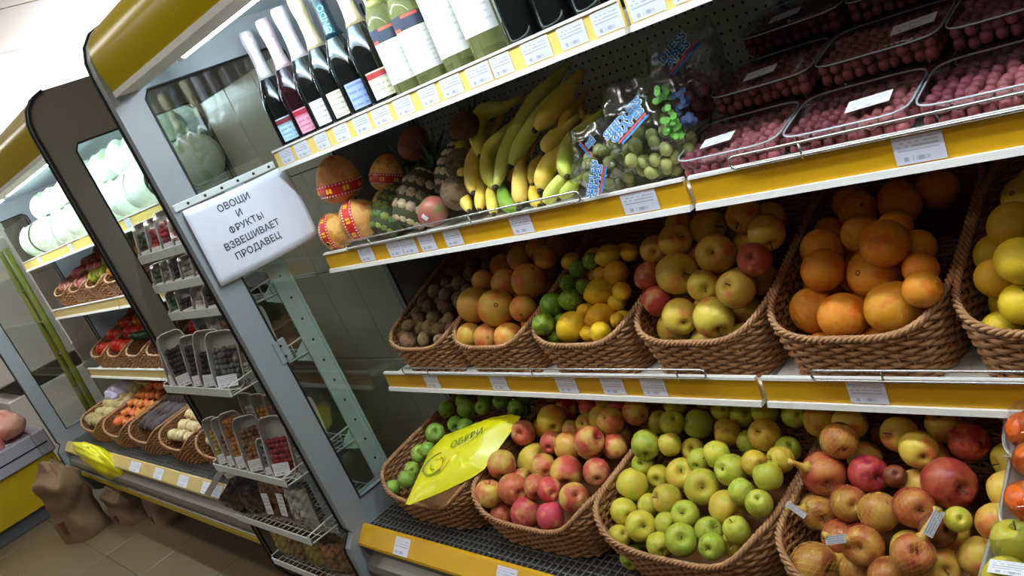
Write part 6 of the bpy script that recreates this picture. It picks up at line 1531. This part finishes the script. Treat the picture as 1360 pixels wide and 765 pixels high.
# ------------------------------------------------------------------ paper sacks, freezer, yellow rack at far left
sack_m = plain('paper_sack', (124, 98, 72), 0.8, noise=0.35, scale=7, bump=0.6)
sack_print = plain('sack_print', (112, 62, 46), 0.8)
def sack(p, w, d, h, rot, label, seed):
    t = thing('paper_sack', label, 'sack', p, (0, 0, rot), 'paper sacks')
    m = MB()
    def fn(u, v):
        a = 2 * PI * u; c, s_ = math.cos(a), math.sin(a)
        f = 1 - 0.10 * v + 0.05 * math.sin(a * 3 + seed + v * 5) * v
        if v > 0.8: f *= 1 - 0.35 * (v - 0.8) / 0.2
        return (w / 2 * f * math.copysign(abs(c) ** 0.5, c) + 0.012 * math.sin(v * 11 + seed + a * 2), d / 2 * f * math.copysign(abs(s_) ** 0.5, s_) * (1 if v < 0.85 else 0.5), h * v * (1 + 0.05 * math.sin(a * 3 + seed)) + 0.012 * math.sin(a * 4 + seed) * v)
    fn0 = fn
    def fn(u, v):
        q = Vector(fn0(u, v)); k = noise3((q.x + seed, q.y, q.z), 16) * 0.014 + noise3((q.y, q.z + seed, q.x), 41) * 0.007
        d_ = Vector((q.x, q.y, 0)); d_ = d_.normalized() if d_.length > 1e-5 else d_
        return q + d_ * k * (0.25 + v)
    m.grid(fn, 36, 24); m.add([fn(k / 28, 0) for k in range(28)], [tuple(range(28))]); m.add([fn(k / 28, 1) for k in range(28)], [tuple(range(28))])
    m.obj('sack_body', sack_m, t, True)
    MB().bbox((-w * 0.12, -d / 2 - 0.006, h * 0.15), (w * 0.02, -d / 2 + 0.012, h * 0.32), 0.002).obj('printed_patch', sack_print, t)
    return t
sack((-3.10, -0.47, 0), 0.26, 0.20, 0.46, 0.35, 'crumpled brown paper sack on the floor beside the freezer', 1.0)
sack((-2.85, -0.28, 0), 0.30, 0.16, 0.215, 0.1, 'brown paper sack pushed under the far case', 2.0)
sack((-2.45, -0.18, 0), 0.28, 0.2, 0.21, -0.1, 'dark sack lying deep under the far case', 5.0)
fz = thing('chest_freezer', 'low chest freezer with grey rim and yellow side, at the left edge', 'freezer', (-4.35, -1.1, 0))
fx0, fx1, fy0, fy1 = -0.5, 0.5, -0.85, 0.80
MB().bbox((fx0, fy0, 0.09), (fx1, fy1, 0.37), 0.006).obj('side_panel', plain('freezer_yellow', (186, 158, 14), 0.4), fz)
MB().bbox((fx0 + 0.03, fy0 + 0.03, 0.0), (fx1 - 0.03, fy1 - 0.03, 0.09), 0.004).obj('kick_plate', plain('kick_grey', (86, 88, 90), 0.5), fz)
rimm = MB()
for (a, b) in (((fx0 - 0.02, fy0 - 0.02, 0.37), (fx1 + 0.02, fy0 + 0.06, 0.53)), ((fx0 - 0.02, fy1 - 0.06, 0.37), (fx1 + 0.02, fy1 + 0.02, 0.53)), ((fx0 - 0.02, fy0 + 0.06, 0.37), (fx0 + 0.06, fy1 - 0.06, 0.53)), ((fx1 - 0.06, fy0 + 0.06, 0.37), (fx1 + 0.02, fy1 - 0.06, 0.53))):
    rimm.bbox(a, b, 0.008)
rm = rimm.obj('rim', plain('freezer_rim', (168, 168, 180), 0.4), fz)
MB().box((fx1 + 0.018, fy0, 0.44), (fx1 + 0.023, fy1, 0.448)).obj('rim_groove', black_trim, rm)
MB().box((fx0 + 0.05, fy0 + 0.05, 0.37), (fx1 - 0.05, fy1 - 0.05, 0.40)).obj('inner_floor', white_enamel, fz)
meat = fruitmat('pink_meat', (226, 140, 122), (206, 100, 86), (232, 176, 160), rough=0.35, scale=3, val=0.1)
for j in range(4):
    for i in range(4):
        crumple('meat_pack', (-4.42 + 0.165 * i, -0.42 - 0.17 * j, 0.58 + 0.05 * ((i + j) % 2)), (0.098, 0.098, 0.085), meat, 'pink packed meat, %s from left, %s from the far end of the freezer' % (ORD[i], ORD[j]), 'meat', i * 2.0 + j, (0, 0, i + j), 0.12)['group'] = 'pink meat packs in the freezer'
# price sign standing on the meat
ps = thing('price_sign', 'small orange price sign standing among the pink meat', 'sign', (-4.02, -0.42, 0.62))
MB().bbox((-0.09, -0.003, 0), (0.09, 0.003, 0.08), 0.001).obj('card', plain('card_orange', (206, 120, 70), 0.6), ps)
MB().tube([(0, 0, -0.03), (0, 0, 0.0)], 0.004).obj('stand', white_wire, ps)
# white upright freezer wall behind the meat
uw = thing('wall_freezer', 'white upright freezer with a dark opening beyond the meat', 'freezer', (-5.6, -0.2, 0))
MB().bbox((-0.4, 0, 0), (0.4, 0.6, 0.60), 0.01).obj('base_body', white_enamel, uw)
MB().bbox((-0.4, 0.1, 0.60), (0.4, 0.6, 0.72), 0.01).obj('dark_opening', dark_base, uw)
MB().bbox((-0.4, 0.0, 0.72), (0.4, 0.6, 1.75), 0.01).obj('upper_body', white_enamel, uw)
# yellow-green tube rack beyond the far case
yt = plain('yellow_green_tube', (150, 148, 46), 0.4)
yr = thing('tube_rack', 'yellow-green tubular ladder rack standing beyond the far case', 'rack', (-3.72, 0.02, 0))
for dx in (-0.02, 0.17):
    MB().tube([(dx, -0.06, 0), (dx, -0.02, 1.0), (dx, 0.0, 1.62)], 0.018, 10).obj('pole', yt, yr, True)
for k in range(6):
    MB().tube([(-0.02, -0.05 + 0.008 * k, 0.25 + 0.22 * k), (0.17, -0.05 + 0.008 * k, 0.25 + 0.22 * k)], 0.006, 6).obj('rung', chrome, yr, True)
